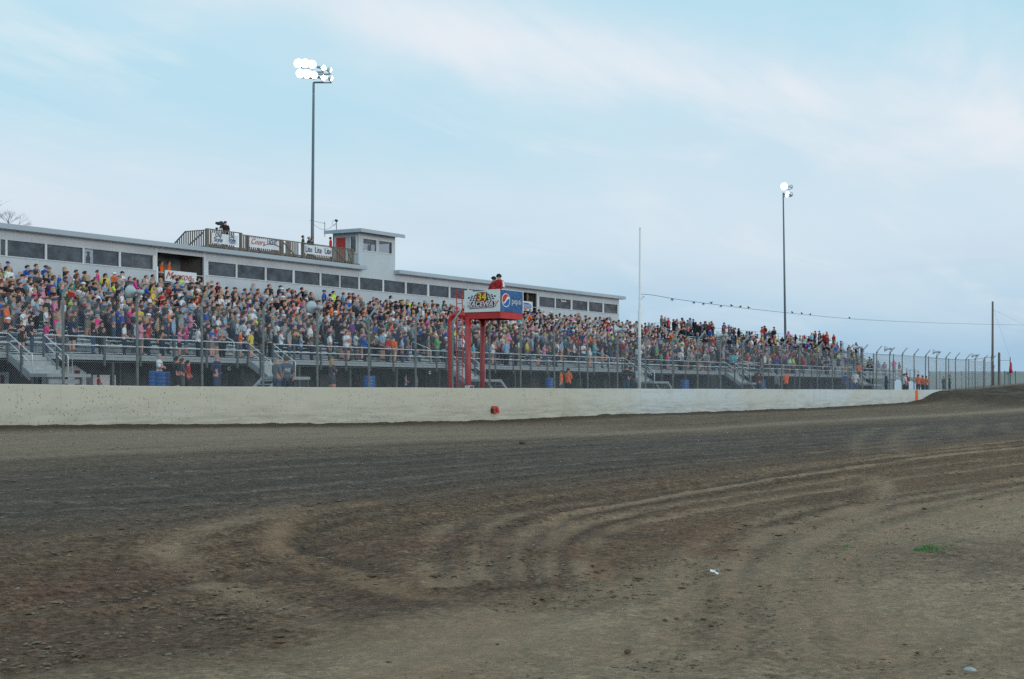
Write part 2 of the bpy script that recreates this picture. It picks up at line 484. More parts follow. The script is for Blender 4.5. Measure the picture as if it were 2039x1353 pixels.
KU = [-80, 28, 43, 53, 63, 73, 89, 110, 114, 117, 119.5, 132, 147, 170, 200, 260]
KZ = [-.95, -.95, -1.16, -1.21, -1.12, -1.11, -1.07, -.85, -.62, -.12, .09, .18, .62, 1.1, 1.4, 1.5]
def zout(u): return np.interp(u, KU, KZ)
def base_h(u, v):
    s = np.clip((v - 9) / 23.5, 0, 1) ** 1.4
    z = -1.6 * (1 - s) + zout(u) * s
    back = -0.45 + 0 * u
    k = sstep(33.15, 34.0, v) * (1 - sstep(114, 119, u)) + sstep(34.5, 44, v) * sstep(114, 119, u)
    z = z * (1 - k) + back * k
    return z
def px2w(x, y):
    z = -1.55
    for _ in range(12):
        d = F * (-z) / (y - HOR); r = (x - 1019.5) / F * d
        u = d * CT + r * ST; v = d * ST - r * CT
        z = float(base_h(np.array([u]), np.array([v]))[0])
    return u, v
def pdist(u, v, pts):
    best = np.full(u.shape, 1e9)
    for (ax, ay), (bx, by) in zip(pts[:-1], pts[1:]):
        dx, dy = bx - ax, by - ay; l2 = dx * dx + dy * dy + 1e-9
        t = np.clip(((u - ax) * dx + (v - ay) * dy) / l2, 0, 1)
        best = np.minimum(best, np.hypot(u - ax - t * dx, v - ay - t * dy))
    return best
def smooth_pts(pts, n=6):
    out = []
    P = [pts[0]] + list(pts) + [pts[-1]]
    for i in range(1, len(P) - 2):
        p0, p1, p2, p3 = [np.array(q, float) for q in P[i - 1:i + 3]]
        for k in range(n):
            t = k / n
            out.append(tuple(0.5 * ((2 * p1) + (-p0 + p2) * t + (2 * p0 - 5 * p1 + 4 * p2 - p3) * t * t + (-p0 + 3 * p1 - 3 * p2 + p3) * t ** 3)))
    out.append(tuple(pts[-1])); return out
# tyre marks: (photo points on the ground, width m, strength -dark +pale, tint, rut depth m)
P_, B_, D_ = (.22, .195, .155), (.20, .15, .105), (.060, .050, .040)
TRACKS = []
def sweep(pts, w, s, c, dp=.015): TRACKS.append((pts, w, s, c, dp))
# nested arcs that leave the infield and straighten up the track
RT = [(1250, 1003), (1420, 974), (1650, 938), (1900, 905), (2150, 880)]
for k, (ox, oy, s_, w_) in enumerate(((0, 0, .75, .16), (26, 3, -.55, .10), (64, 8, .65, .14), (95, 12, -.5, .12), (128, 22, .55, .13), (-45, -6, -.5, .13), (-85, -8, .5, .13), (-135, -4, -.45, .16), (-180, 2, .4, .15))):
    arc = [(1040 + ox, 1165 + oy), (1031 + ox, 1133 + oy), (1029 + ox, 1102 + oy), (1046 + ox, 1068 + oy), (1110 + ox, 1034 + oy * .8)]
    sweep(arc + [(x + ox * .8, y + oy * .9 + (k % 3) * 3) for x, y in RT], w_, s_, (P_ if s_ > 0 else D_))
# second family further right
for k, (ox, oy, s_, w_) in enumerate(((0, 0, .62, .17), (60, 10, -.22, .16), (120, 22, .55, .16), (190, 30, -.18, .16), (250, 45, .50, .20), (-60, -14, -.30, .16), (-90, -22, .40, .15), (330, 60, .32, .26))):
    sweep([(1455 + ox * 1.2, 1300 + oy), (1462 + ox, 1220 + oy), (1450 + ox * .8, 1150 + oy), (1490 + ox * .7, 1085 + oy * .8), (1600 + ox * .6, 1040 + oy * .6), (1780 + ox * .4, 1000 + oy * .5), (2060, 950 + oy * .5 + 2 * k)], w_, s_, (P_ if s_ > 0 else D_), .01)
sweep([(1120, 1030), (1100, 1060), (1075, 1100), (1070, 1140)], .10, .5, P_)
sweep([(1150, 1090), (1180, 1118), (1205, 1152)], .14, .5, B_)
sweep([(1010, 1072), (975, 1098), (943, 1133), (900, 1165)], .18, .5, P_, .01)
sweep([(850, 1350), (900, 1290), (1000, 1230), (1150, 1190), (1300, 1160), (1400, 1110)], .5, .45, P_, .01)
sweep([(1340, 1340), (1180, 1280), (1000, 1255), (800, 1262), (600, 1290)], .3, .3, P_, .01)
sweep([(1740, 950), (1765, 970), (1750, 1000), (1690, 1035), (1600, 1060)], .22, .5, P_)
# long ruts that run with the straight
for k, (yl, ym, yr, s_, w_) in enumerate(((1112, 1020, 878, -.42, .10), (1085, 1008, 872, .25, .09), (1140, 1036, 888, -.36, .12), (1165, 1052, 898, .18, .10), (1196, 1070, 905, -.30, .12), (1060, 996, 868, -.36, .09), (1250, 1110, 925, -.2, .12))):
    sweep([(-60, yl + 20), (200, yl - 20), (450, (yl + ym) / 2 + 2), (760, ym - 8), (1150, (ym + yr) / 2 + 8), (1500, yr + 42), (1850, yr + 8), (2150, yr - 14)], w_, s_, (P_ if s_ > 0 else D_), .02)
for yl, ym, yr in ((935, 905, 852), (955, 918, 858), (980, 936, 866), (1005, 952, 872), (1022, 968, 880), (915, 892, 848)):
    sweep([(-40, yl), (400, yl - 18), (800, ym), (1300, (ym + yr) / 2), (1900, yr)], .06, .45, (.17, .17, .17), .008)
    sweep([(-40, yl + 8), (400, yl - 11), (800, ym + 5), (1300, (ym + yr) / 2 + 3), (1900, yr + 2)], .08, -.45, (.045, .045, .045), .008)
for pts in ([(1710, 902), (1705, 880), (1725, 862), (1750, 852)], [(1785, 900), (1780, 880), (1795, 862), (1830, 850)], [(1890, 848), (1905, 870), (1930, 860), (1950, 845)], [(2000, 842), (2010, 862), (2039, 858)], [(1860, 895), (1950, 880), (2039, 878)]):
    sweep(pts, .22 + .1 * random.random(), .16 + .16 * random.random(), (.16, .15, .13), 0)
sweep([(760, 1000), (640, 1015), (575, 1040), (553, 1070), (575, 1098), (640, 1125), (720, 1155), (800, 1178), (900, 1192)], .19, .62, (.185, .155, .112), .012)
sweep([(700, 1035), (620, 1062), (600, 1085), (660, 1112), (760, 1140)], .14, -.5, D_)
sweep([(600, 1010), (440, 1045), (360, 1075), (335, 1100), (370, 1135), (450, 1170), (560, 1215), (660, 1250)], .24, .55, P_, .01)
sweep([(660, 1140), (560, 1160), (420, 1150), (330, 1165), (230, 1200)], .16, -.4, D_)
TAN = smooth_pts([px2w(*p) for p in ((-400,1420),(200,1345),(560,1290),(800,1235),(960,1205),(1150,1195),(1290,1165),(1370,1115),(1500,1060),(1640,1035),(1800,1010),(1960,985),(2200,960),(2700,925))])
BLOTCH = [  # dark / russet damp patches (photo centre, radius m along x, y)
 ((870,1085), 1.3, .9, (.085,.055,.045), .6), ((1040,1165), .55, .35, (.065,.05,.035), .7), ((1100,1100), .9, .7, (.09,.065,.045), .5),
 ((1380,1060), 1.6, .8, (.12,.075,.05), .55), ((60,1180), 1.2, 1.0, (.095,.06,.045), .5), ((250,1150), 1.3, .8, (.085,.06,.05), .4),
 ((770,1200), .9, .7, (.08,.06,.05), .5), ((100,1270), .9, .7, (.085,.065,.055), .4), ((2000,1110), 1.6, 1.5, (.085,.07,.06), .5),
 ((1240,1070), .8, .5, (.06,.055,.05), .5), ((1420,1100), .5, .3, (.12,.07,.045), .5), ((1700,1000), 1.8, .8, (.10,.08,.062), .4), ((350,1270), 1.2, .9, (.085,.07,.06), .4),
]
def signed_side(u, v, pts):
    """+1 on the camera's side of the polyline"""
    best = np.full(u.shape, 1e9); sg = np.zeros(u.shape)
    for (ax, ay), (bx, by) in zip(pts[:-1], pts[1:]):
        dx, dy = bx - ax, by - ay; l2 = dx * dx + dy * dy + 1e-9
        t = np.clip(((u - ax) * dx + (v - ay) * dy) / l2, 0, 1)
        d = np.hypot(u - ax - t * dx, v - ay - t * dy)
        cr = dx * (v - ay) - dy * (u - ax)
        m = d < best; best = np.where(m, d, best); sg = np.where(m, -np.sign(cr), sg)
    return sg * best
tw = [(smooth_pts([px2w(*p) for p in pts]), w, s, c, dp) for pts, w, s, c, dp in TRACKS]

naz, nr = 760, 560
az = np.concatenate([np.linspace(-178, -24, 60), np.linspace(-23.5, 23.5, naz), np.linspace(24, 178, 60)])
rad = 4.6 * np.exp(np.arange(nr) * 0.0072)          # 4.6 m .. ~258 m
rad = np.concatenate([[0.4, 1.5, 2.6, 3.6], rad, [330, 450, 700, 1200, 2500, 5000]])
A, RR = np.meshgrid(np.radians(az), rad, indexing='ij')
UU = RR * (np.cos(A) * CT + np.sin(A) * ST); VV = RR * (np.cos(A) * ST - np.sin(A) * CT)
H = base_h(UU, VV)
near = 1 - sstep(60, 200, RR)
trk = 1 - sstep(33.0, 33.4, VV)
ridge = np.exp(-((VV - 32.55) / .45) ** 2) * trk * (1 - sstep(110, 118, UU))
H += ridge * (0.035 + 0.05 * (fbm(UU * 1.6, VV * 2, 4, 5) + .3).clip(0))
# churned mud on the bank where the wall is buried
bank = sstep(112, 118, UU) * sstep(24, 31, VV) * trk
H += bank * 0.035 * fbm(UU * .7, VV * .7, 4, 9)
H += near * trk * (0.030 * fbm(UU * .8, VV * 1.6, 4, 1) + 0.014 * fbm(UU * 5, VV * 6, 3, 3))
band = sstep(12.5, 14, VV) * (1 - sstep(20.5, 22, VV))
H += near * band * 0.03 * fbm(UU * 2.2, VV * 7, 3, 31)
wu = UU + .35 * fbm(UU * .6, VV * .6, 3, 40); wv = VV + .25 * fbm(UU * .6 + 9, VV * .6, 3, 41)
col = np.zeros(UU.shape + (3,))
def C(*c): return np.array(c)
tan_c, brown_c, dark_c, pale_c, mud_c = C(.285, .272, .220), C(.150, .122, .090), C(.092, .092, .090), C(.225, .225, .20), C(.066, .060, .048)
ss = signed_side(wu, wv, TAN)
ts = sstep(-.5, .9, ss + .7 * fbm(UU * .5, VV * .9, 4, 50))
inf = brown_c + (tan_c - brown_c) * ts[..., None]
inf = inf * (1 + .30 * fbm(UU * .35, VV * 1.2, 4, 60))[..., None]
col[:] = inf
jit = 1.6 * fbm(UU * .06, VV * .2, 3, 70) + .5 * fbm(UU * .4, VV * 1.5, 3, 71)
vb = VV + jit
b1 = sstep(11.0, 14.6, vb)[..., None]
streak = (1 + .34 * fbm(UU * .10, VV * 2.6, 4, 80) + .25 * fbm(UU * .5, VV * 5, 3, 81))[..., None]
col = col * (1 - b1) + dark_c * streak * b1
b2 = sstep(19.6, 22.8, vb)[..., None]
midc = C(.125, .118, .100)
col = col * (1 - b2) + midc * streak * b2
pale_m = np.exp(-((VV + .4 * jit - 23.6) / .9) ** 2) * .75
leftp = (1 - sstep(34, 58, UU + 6 * fbm(UU * .1, VV * .6, 3, 90))) * sstep(23.5, 24.8, VV + .3 * jit) * (1 - sstep(29.8, 31.3, VV + .5 * jit)) * .85
pm = np.clip(np.maximum(pale_m, leftp) * (1 + .5 * fbm(UU * .12, VV * 3, 4, 91)), 0, 1)[..., None]
col = col * (1 - pm) + pale_c * pm
b3 = sstep(30.9, 32.0, VV + .4 * jit)[..., None]
col = col * (1 - b3) + mud_c * b3
bk = (sstep(106, 120, UU) * sstep(20, 27, VV))[..., None]
col = col * (1 - bk) + (C(.050, .047, .038) * (1 + .9 * fbm(UU * .35, VV * 1.5, 4, 95).clip(-.6))[..., None]) * bk
churn = (1.0 - .48 * ts + .35 * fbm(UU * .5, VV * 1.1, 4, 150)); churn = churn * (1 - b1[..., 0]) + .75 * b1[..., 0]
churn = churn * (1 - pm[..., 0]) + .3 * pm[..., 0]
for pts, w, s, c, dp in tw:
    m = (UU > min(p[0] for p in pts) - 3) & (UU < max(p[0] for p in pts) + 3) & (VV > min(p[1] for p in pts) - 3) & (VV < max(p[1] for p in pts) + 3)
    if not m.any(): continue
    d = pdist(wu[m] * .16 + UU[m] * .84, wv[m] * .16 + VV[m] * .84, pts)
    k = np.exp(-(d / w) ** 2) * abs(s) * 1.45 * (1 + .7 * fbm(UU[m] * 2.5, VV[m] * 2.5, 4, 100) + .5 * fbm(UU[m] * .4, VV[m] * .4, 2, 105)).clip(.1, 1.4)
    churn[m] = churn[m] * (1 - k.clip(0, 1)) + (.25 if s > 0 else 1.1) * k.clip(0, 1)
    k = k.clip(0, .95)
    col[m] = col[m] * (1 - k[:, None]) + np.array(c) * 1.35 * k[:, None]
    if dp:
        H[m] += dp * (-np.exp(-(d / w) ** 2) + .8 * np.exp(-((d - 1.5 * w) / (.5 * w)) ** 2))
for (cx, cy), rx, ry, c, s in BLOTCH:
    bu, bv = px2w(cx, cy)
    d = np.hypot((wu - bu) / rx, (wv - bv) / ry)
    k = (np.exp(-d ** 2) * s * (1 + 1.2 * fbm(UU * 2.2, VV * 2.2, 4, 120)).clip(0.1, 1.5)).clip(0, .95)[..., None]
    col = col * (1 - k) + np.array(c) * 1.3 * k; churn = np.maximum(churn, k[..., 0] * 1.5)
out = sstep(33.1, 33.6, VV)[..., None]
col = col * (1 - out) + C(.13, .13, .12) * out
far = sstep(90, 110, VV)[..., None]
col = col * (1 - far) + C(.06, .075, .04) * far
neg = sstep(0, 14, -VV)[..., None]
col = np.clip(col * C(1.92, 1.38, 1.08), .01, .66)
na, nrr = UU.shape
verts = np.stack([UU, VV, H + ZC], -1).reshape(-1, 3)
ii, jj = np.meshgrid(np.arange(na), np.arange(nrr - 1), indexing='ij'); ii2 = (ii + 1) % na
faces = np.stack([ii * nrr + jj, ii * nrr + jj + 1, ii2 * nrr + jj + 1, ii2 * nrr + jj], -1).reshape(-1, 4)[:, ::-1]
me = bpy.data.meshes.new('dirt_track')
me.vertices.add(len(verts)); me.vertices.foreach_set('co', verts.astype(np.float32).ravel())
me.loops.add(faces.size); me.loops.foreach_set('vertex_index', faces.astype(np.int32).ravel())
me.polygons.add(len(faces)); me.polygons.foreach_set('loop_start', np.arange(0, faces.size, 4, dtype=np.int32))
me.polygons.foreach_set('use_smooth', np.ones(len(faces), dtype=bool))
me.update(calc_edges=True)
ca = me.attributes.new('soil', 'FLOAT_COLOR', 'POINT')
ca.data.foreach_set('color', np.concatenate([col.reshape(-1, 3), churn.clip(.12, 1.2).reshape(-1, 1)], 1).astype(np.float32).ravel())
me.materials.append(M_ground)
ground = bpy.data.objects.new('dirt_track_ground', me); scene.collection.objects.link(ground)
tag(ground, kind='structure')

def gz(u, v): return float(base_h(np.array([float(u)]), np.array([float(v)]))[0])

# loose clods and crumbs of dirt
def clods():
    n = 42000
    d = 5.2 * np.exp(rng.random(n) ** .8 * math.log(36 / 5.2)); a = np.radians(rng.uniform(-22, 22, n))
    u = d * (np.cos(a) * CT + np.sin(a) * ST); v = d * (np.cos(a) * ST - np.sin(a) * CT)
    clump = fbm(u * .7, v * 1.4, 3, 200) + .25 * fbm(u * 3, v * 3, 2, 210)
    keep = (clump > -.08 + .25 * rng.random(n)) & (v < 31)
    u, v = u[keep], v[keep]; n = len(u)
    ts_ = signed_side(u, v, TAN)
    s = np.exp(rng.normal(math.log(.0085), .5, n)).clip(.003, .030) * np.where(ts_ > .5, .8, 1.15)
    z = base_h(u, v)
    octa = np.array([(1, 0, 0), (-1, 0, 0), (0, 1, 0), (0, -1, 0), (0, 0, 1), (0, 0, -1)], float)
    of = np.array([(0, 2, 4), (2, 1, 4), (1, 3, 4), (3, 0, 4), (2, 0, 5), (1, 2, 5), (3, 1, 5), (0, 3, 5)])
    sh = rng.uniform(.55, 1.35, (n, 6, 3)); ang = rng.uniform(0, 6.28, n)
    P = octa[None] * sh * s[:, None, None]; P[..., 0] *= 1.7; P[..., 2] *= .40
    X = P[..., 0] * np.cos(ang)[:, None] - P[..., 1] * np.sin(ang)[:, None]; Y = P[..., 0] * np.sin(ang)[:, None] + P[..., 1] * np.cos(ang)[:, None]
    V = np.stack([X + u[:, None], Y + v[:, None], P[..., 2] + (z + ZC + s * .25)[:, None]], -1).reshape(-1, 3)
    Fc = (of[None] + (np.arange(n) * 6)[:, None, None]).reshape(-1, 3)
    me = bpy.data.meshes.new('dirt_clods'); me.from_pydata(V.tolist(), [], Fc.tolist())
    t = MATS
    for nm, c in (('damp_clod', (.13, .09, .058)), ('dry_clod', (.22, .165, .115)), ('pale_crumb', (.28, .26, .24))):
        me.materials.append(mat(nm, c, .95, 0, .2, .3, 20))
    mi = np.where(rng.random(n) < .50, 0, 1); mi = np.where(rng.random(n) < .012, 2, mi)
    me.polygons.foreach_set('material_index', np.repeat(mi, 8).astype(np.int32)); me.update()
    o = bpy.data.objects.new('dirt_clods', me); scene.collection.objects.link(o)
    tag(o, 'loose clods and crumbs of dirt strewn over the churned track', 'dirt clods', kind='stuff')
clods()

def pebble(name, x, y, s, m, label, cat, flat=.5):
    u, v = px2w(x, y); bm = bmesh.new(); bmesh.ops.create_icosphere(bm, subdivisions=2, radius=1)
    for q in bm.verts: q.co = q.co * (1 + .25 * (random.random() - .5)); q.co.x *= s; q.co.y *= s * .7; q.co.z *= s * flat
    me = bpy.data.meshes.new(name); bm.to_mesh(me); bm.free(); me.materials.append(m)
    o = bpy.data.objects.new(name, me); scene.collection.objects.link(o)
    o.location = (u, v, gz(u, v) + ZC + s * flat * .5); o.rotation_euler = (0, 0, random.random() * 3)
    return tag(o, label, cat)
pebble('stone', 1932, 1336, .050, M_stone, 'pale flat stone lying on the dirt at the bottom right', 'stone', .25)
pebble('dirt_lump', 1250, 1300, .03, mat('damp_clod', (.13, .09, .058)), 'largest brown dirt clod near the bottom edge, right of centre', 'dirt lump', .5)
pebble('dirt_lump', 1040, 884, .10, mat('damp_clod', (.13, .09, .058)), 'dark clod lying alone on the wet band below the red wall lamp', 'dirt lump', .6)
# crumpled paper
def litter():
    u, v = px2w(1425, 1145); mb = MB(); g = gz(u, v) + .01
    for i in range(4):
        a = i * 1.3; c = Vector((u + .03 * math.cos(a), v + .03 * math.sin(a), g + .012 * i))
        e = Vector((math.cos(a * 2), math.sin(a * 2), .25 * math.sin(i * 2))) * .022; f = Vector((-math.sin(a * 2), math.cos(a * 2), .5)) * .014
        mb.poly([c - e - f, c + e - f * .6, c + e + f, c - e + f * 1.2], .002, (0, 0, 1))
    o = mb.build('paper_scrap', M_litter, off=(u, v, g + ZC)); tag(o, 'crumpled white scrap of paper on the tan dirt', 'litter')
litter()
def grass():
    mb = MB()
    for i in range(1500):
        t = random.random(); x = 1822 + 98 * t + random.gauss(0, 4); y = 1099 - 19 * t + random.gauss(0, 5.5) * (1 - abs(2 * t - 1)) + random.gauss(0, 2)
        if i < 22: x = 1686 + random.gauss(0, 4); y = 1089 + random.gauss(0, 2)
        u, v = px2w(x, y); g = gz(u, v); h = random.uniform(.010, .024); a = random.random() * 6.28
        dx, dy = math.cos(a) * .010, math.sin(a) * .010
        mb.add([(u - dx, v - dy, g), (u + dx, v + dy, g), (u + random.gauss(0, .02), v + random.gauss(0, .02), g + h)], [(0, 1, 2)])
    o = mb.build('grass', mat('track_grass', (.09, .22, .07), .8, 0, .2, .3, 5))
    tag(o, 'small patch of green grass sprouting from the dirt', 'grass', kind='stuff')
grass()

# ------------------------------------------------------------ concrete wall along the straight
def wall():
    t = thing('concrete_wall', 'long white concrete track wall, yellowed and mud-specked, edging the dirt', 'wall', (28, 32.9, -1.3))
    us = [10 + i * 1.5 for i in range(int((133 - 10) / 1.5))]
    mb = MB(); prof = [(-.14, -2.2), (-.12, .0), (-.10, .0), (.10, .0), (.14, -2.2)]
    n = 5
    for i, u in enumerate(us):
        top = float(np.interp(u, [28, 36, 60, 140], [.20, .155, .135, .125]))
        top += .006 * math.sin(u * .7)
        for dy, z in [(-.13, -2.3), (-.105, top - .02), (-.09, top), (.09, top), (.13, -2.3)]:
            mb.v.append((u, 32.93 + dy, z))
        if i:
            o = (i - 1) * n
            for k in range(n - 1):
                mb.f.append((o + k, o + n + k, o + n + k + 1, o + k + 1)); mb.mi.append(0)
    e = (len(us) - 1) * n
    mb.f.append((0, 1, 2, 3, 4)); mb.mi.append(0); mb.f.append((e + 4, e + 3, e + 2, e + 1, e)); mb.mi.append(0)
    mb.build('wall_body', M_wall, t)
    u = U(1826, 32.8); mb = MB(); mb.box(u - .32, u + .32, 32.793, 32.81, -1.0, .09)
    o = mb.build('painted_stripe', M_orange, t); o['label'] = 'orange stripe sprayed down the wall'
    u = U(984, 32.8)
    l = thing('wall_lamp', 'small red warning lamp bolted to the white concrete wall', 'warning lamp', (u, 32.8, -.7))
    z0 = Z(984, 824, 32.8); z1 = Z(984, 809, 32.8); w = .19
    mb = MB(); mb.add([(u - w, 32.80, z0), (u + w, 32.80, z0), (u + w, 32.80, z1), (u - w, 32.80, z1), (u - w * .8, 32.66, z0 + .03), (u + w * .85, 32.62, z0 + .02), (u + w * .8, 32.68, z1 - .03), (u - w * .7, 32.70, z1 - .04)],
       [(4, 5, 6, 7), (0, 1, 5, 4), (1, 2, 6, 5), (2, 3, 7, 6), (3, 0, 4, 7)])
    mb.build('housing', M_orangebox, l)
    mb = MB(); mb.lathe([(0, .09), (.03, .085), (.035, 0)], (u + .02, 32.655, (z0 + z1) / 2), (0, -1, 0), 10); mb.build('lens', M_redp, l)
    mb = MB(); mb.box(u - w - .05, u - w, 32.7, 32.81, z0 + .05, z1 - .1); mb.build('bracket', M_dark, l)
wall()

# ------------------------------------------------------------ catch fence on the wall
VF = 33.15
UP = [U(126, VF) + 2.925 * k * (33.15 / 32.8) for k in range(37)]
UP = [U(x, VF) for x in (126,273,402,525,632,735,828,902,975,1037,1104,1170,1230,1286,1340,1390,1435,1479,1520,1557,1593,1628,1658,1689,1718,1746,1772,1797,1820.5,1843.5,1865,1884,1903,1924,1942,1959,1975)]
BEND = .0706 * VF / CT
def fence():
    t = thing('catch_fence', 'tall chain-link catch fence with bent-over post tops, standing behind the white wall', 'fence', (UP[0], VF, -.45))
    ref = None
    for k, u in enumerate(UP):
        g = gz(u, VF + .3)
        b = BEND + random.uniform(-.05, .05)
        mb = MB(); lean = .04 * random.uniform(-1, 1) if k < 28 else .10 * random.uniform(-1, 1)
        mb.tube([(u + lean, VF, min(g, -.3) - .3), (u, VF, b), (u, VF - .37, b + .42)], .042, 7)
        p = mb.build('fence_post', M_fence, t, True)
        mb = MB(); mb.tube([(u, VF - .05, b - .08), (u, VF - .05, b + .02)], .055, 6); mb.build('post_clamp', M_fence, p)
    # mesh bays: crossing wires with real spacing, top selvage rail wire
    def bay(u0, u1, z0, z1, pitch, r):
        mb = MB(); w = u1 - u0; h = z1 - z0; n = int((w + h) / pitch)
        for i in range(n):
            c = i * pitch
            # rising diagonal x = c - h + t..., clipped to the bay
            a0 = max(0, c - h); b0 = min(w, c)
            if b0 - a0 < .02: continue
            for sgn in (1, -1):
                za = z0 + (h - (c - a0)) if sgn > 0 else z0 + (c - a0)
                zb = z0 + (h - (c - b0)) if sgn > 0 else z0 + (c - b0)
                p = Vector((u0 + a0, VF, za)); q = Vector((u0 + b0, VF, zb))
                o = len(mb.v)
                for e in (p, q):
                    mb.v += [(e.x, e.y - r, e.z), (e.x + r * .7, e.y + r * .6, e.z), (e.x - r * .7, e.y + r * .6, e.z + r)]
                for a, b in ((0, 1), (1, 2), (2, 0)):
                    mb.f.append((o + a, o + b, o + 3 + b, o + 3 + a)); mb.mi.append(0)
        for z in (z1, z0 + .4 * h):
            mb.tube([(u0, VF, z), ((u0 + u1) / 2, VF, z - .02), (u1, VF, z)], .007, 3, cap=False)
        return mb
    us = [UP[0] - 8.8, UP[0] - 5.9, UP[0] - 2.93] + UP
    for k in range(len(us) - 1):
        sag = .0 if k < 28 else .05
        farb = us[k] > 100
        m = bay(us[k], us[k + 1], max(-.3, gz(us[k], VF) - .1) if us[k] > 112 else -.3, BEND - .10 - sag, .075 if not farb else .10, .0030 if not farb else .0018)
        m.build('chain_link_panel', M_wire, t)
    mb = MB()
    for dz, dv in ((.42, -.37), (.22, -.19)):
        mb.tube([(us[0], VF + dv, BEND + dz), (UP[-1], VF + dv, BEND + dz)], .004, 3, cap=False)
    # catch cables
fence()

# horn loudspeakers clamped to fence posts
def horn(x, y, px_d, aim, label, post):
    u = UP[post]; sc = SC(x, VF)
    uu = U(x, VF - .1); z = Z(x, y, VF); r = px_d / sc / 2
    r = max(.17, min(.27, r))
    t = thing('horn_loudspeaker', label, 'loudspeaker', (u, VF, BEND), 'horn loudspeakers on the catch fence')
    a = Vector(aim).normalized(); c = Vector((uu, VF - .12, z))
    mb = MB()
    prof = [(0, r), (-.06, r * .80), (-.16, r * .50), (-.28, r * .26), (-.36, r * .16), (-.36, 0)]
    mb.lathe(prof, c + a * .12, a, 16); mb.lathe([(0, r), (.012, r * 1.04), (-.02, r * 1.05), (-.075, r * .83), (-.17, r * .54), (-.29, r * .30), (-.38, r * .20), (-.38, 0)], c + a * .12, a, 16)
    mb.build('horn_bell', M_horn, t, True)
    mb = MB(); mb.lathe([(-.36, .0), (-.36, .075), (-.56, .075), (-.58, 0)], c + a * .12, a, 10); mb.lathe([(-.34, 0), (-.14, .035), (-.10, 0)], c + a * .12, a, 8)
    mb.build('driver', M_dark if False else M_horn, t, True)
    mb = MB(); mb.tube([c + a * (-.3), (u, VF - .02, z - .12), (u, VF, BEND - .1)], .018, 5); mb.build('mount', M_galv, t)
horn(264, 582, 25, (.10, .95, .06), 'grey horn loudspeaker seen from behind on the second fence post from the left', 1)
horn(624, 613, 25, (.22, .93, .06), 'grey horn loudspeaker on the fence in front of the crowd, below the left lamp mast', 4)
horn(1229, 657, 18, (-.22, .97, .04), 'grey horn loudspeaker just left of the tall white pole', 12)
horn(1432, 668, 14, (-.22, .97, .04), 'grey horn loudspeaker in front of the steep aisle rail of the far stand', 16)
horn(1590, 683, 13, (-.22, .97, .04), 'grey horn loudspeaker just right of the right lamp mast', 20)
horn(1703, 692, 12, (-.22, .97, .04), 'grey horn loudspeaker in front of the last spectators of the far stand', 24)
horn(1765, 695, 11, (-.22, .97, .04), 'grey horn loudspeaker against the sky, first one right of the stands', 26)
horn(1861, 701, 10, (-.22, .97, .04), 'grey horn loudspeaker against the sky between the other two beyond the stands', 30)
horn(1938, 708, 9, (-.22, .97, .04), 'grey horn loudspeaker nearest to the wooden utility pole', 34)
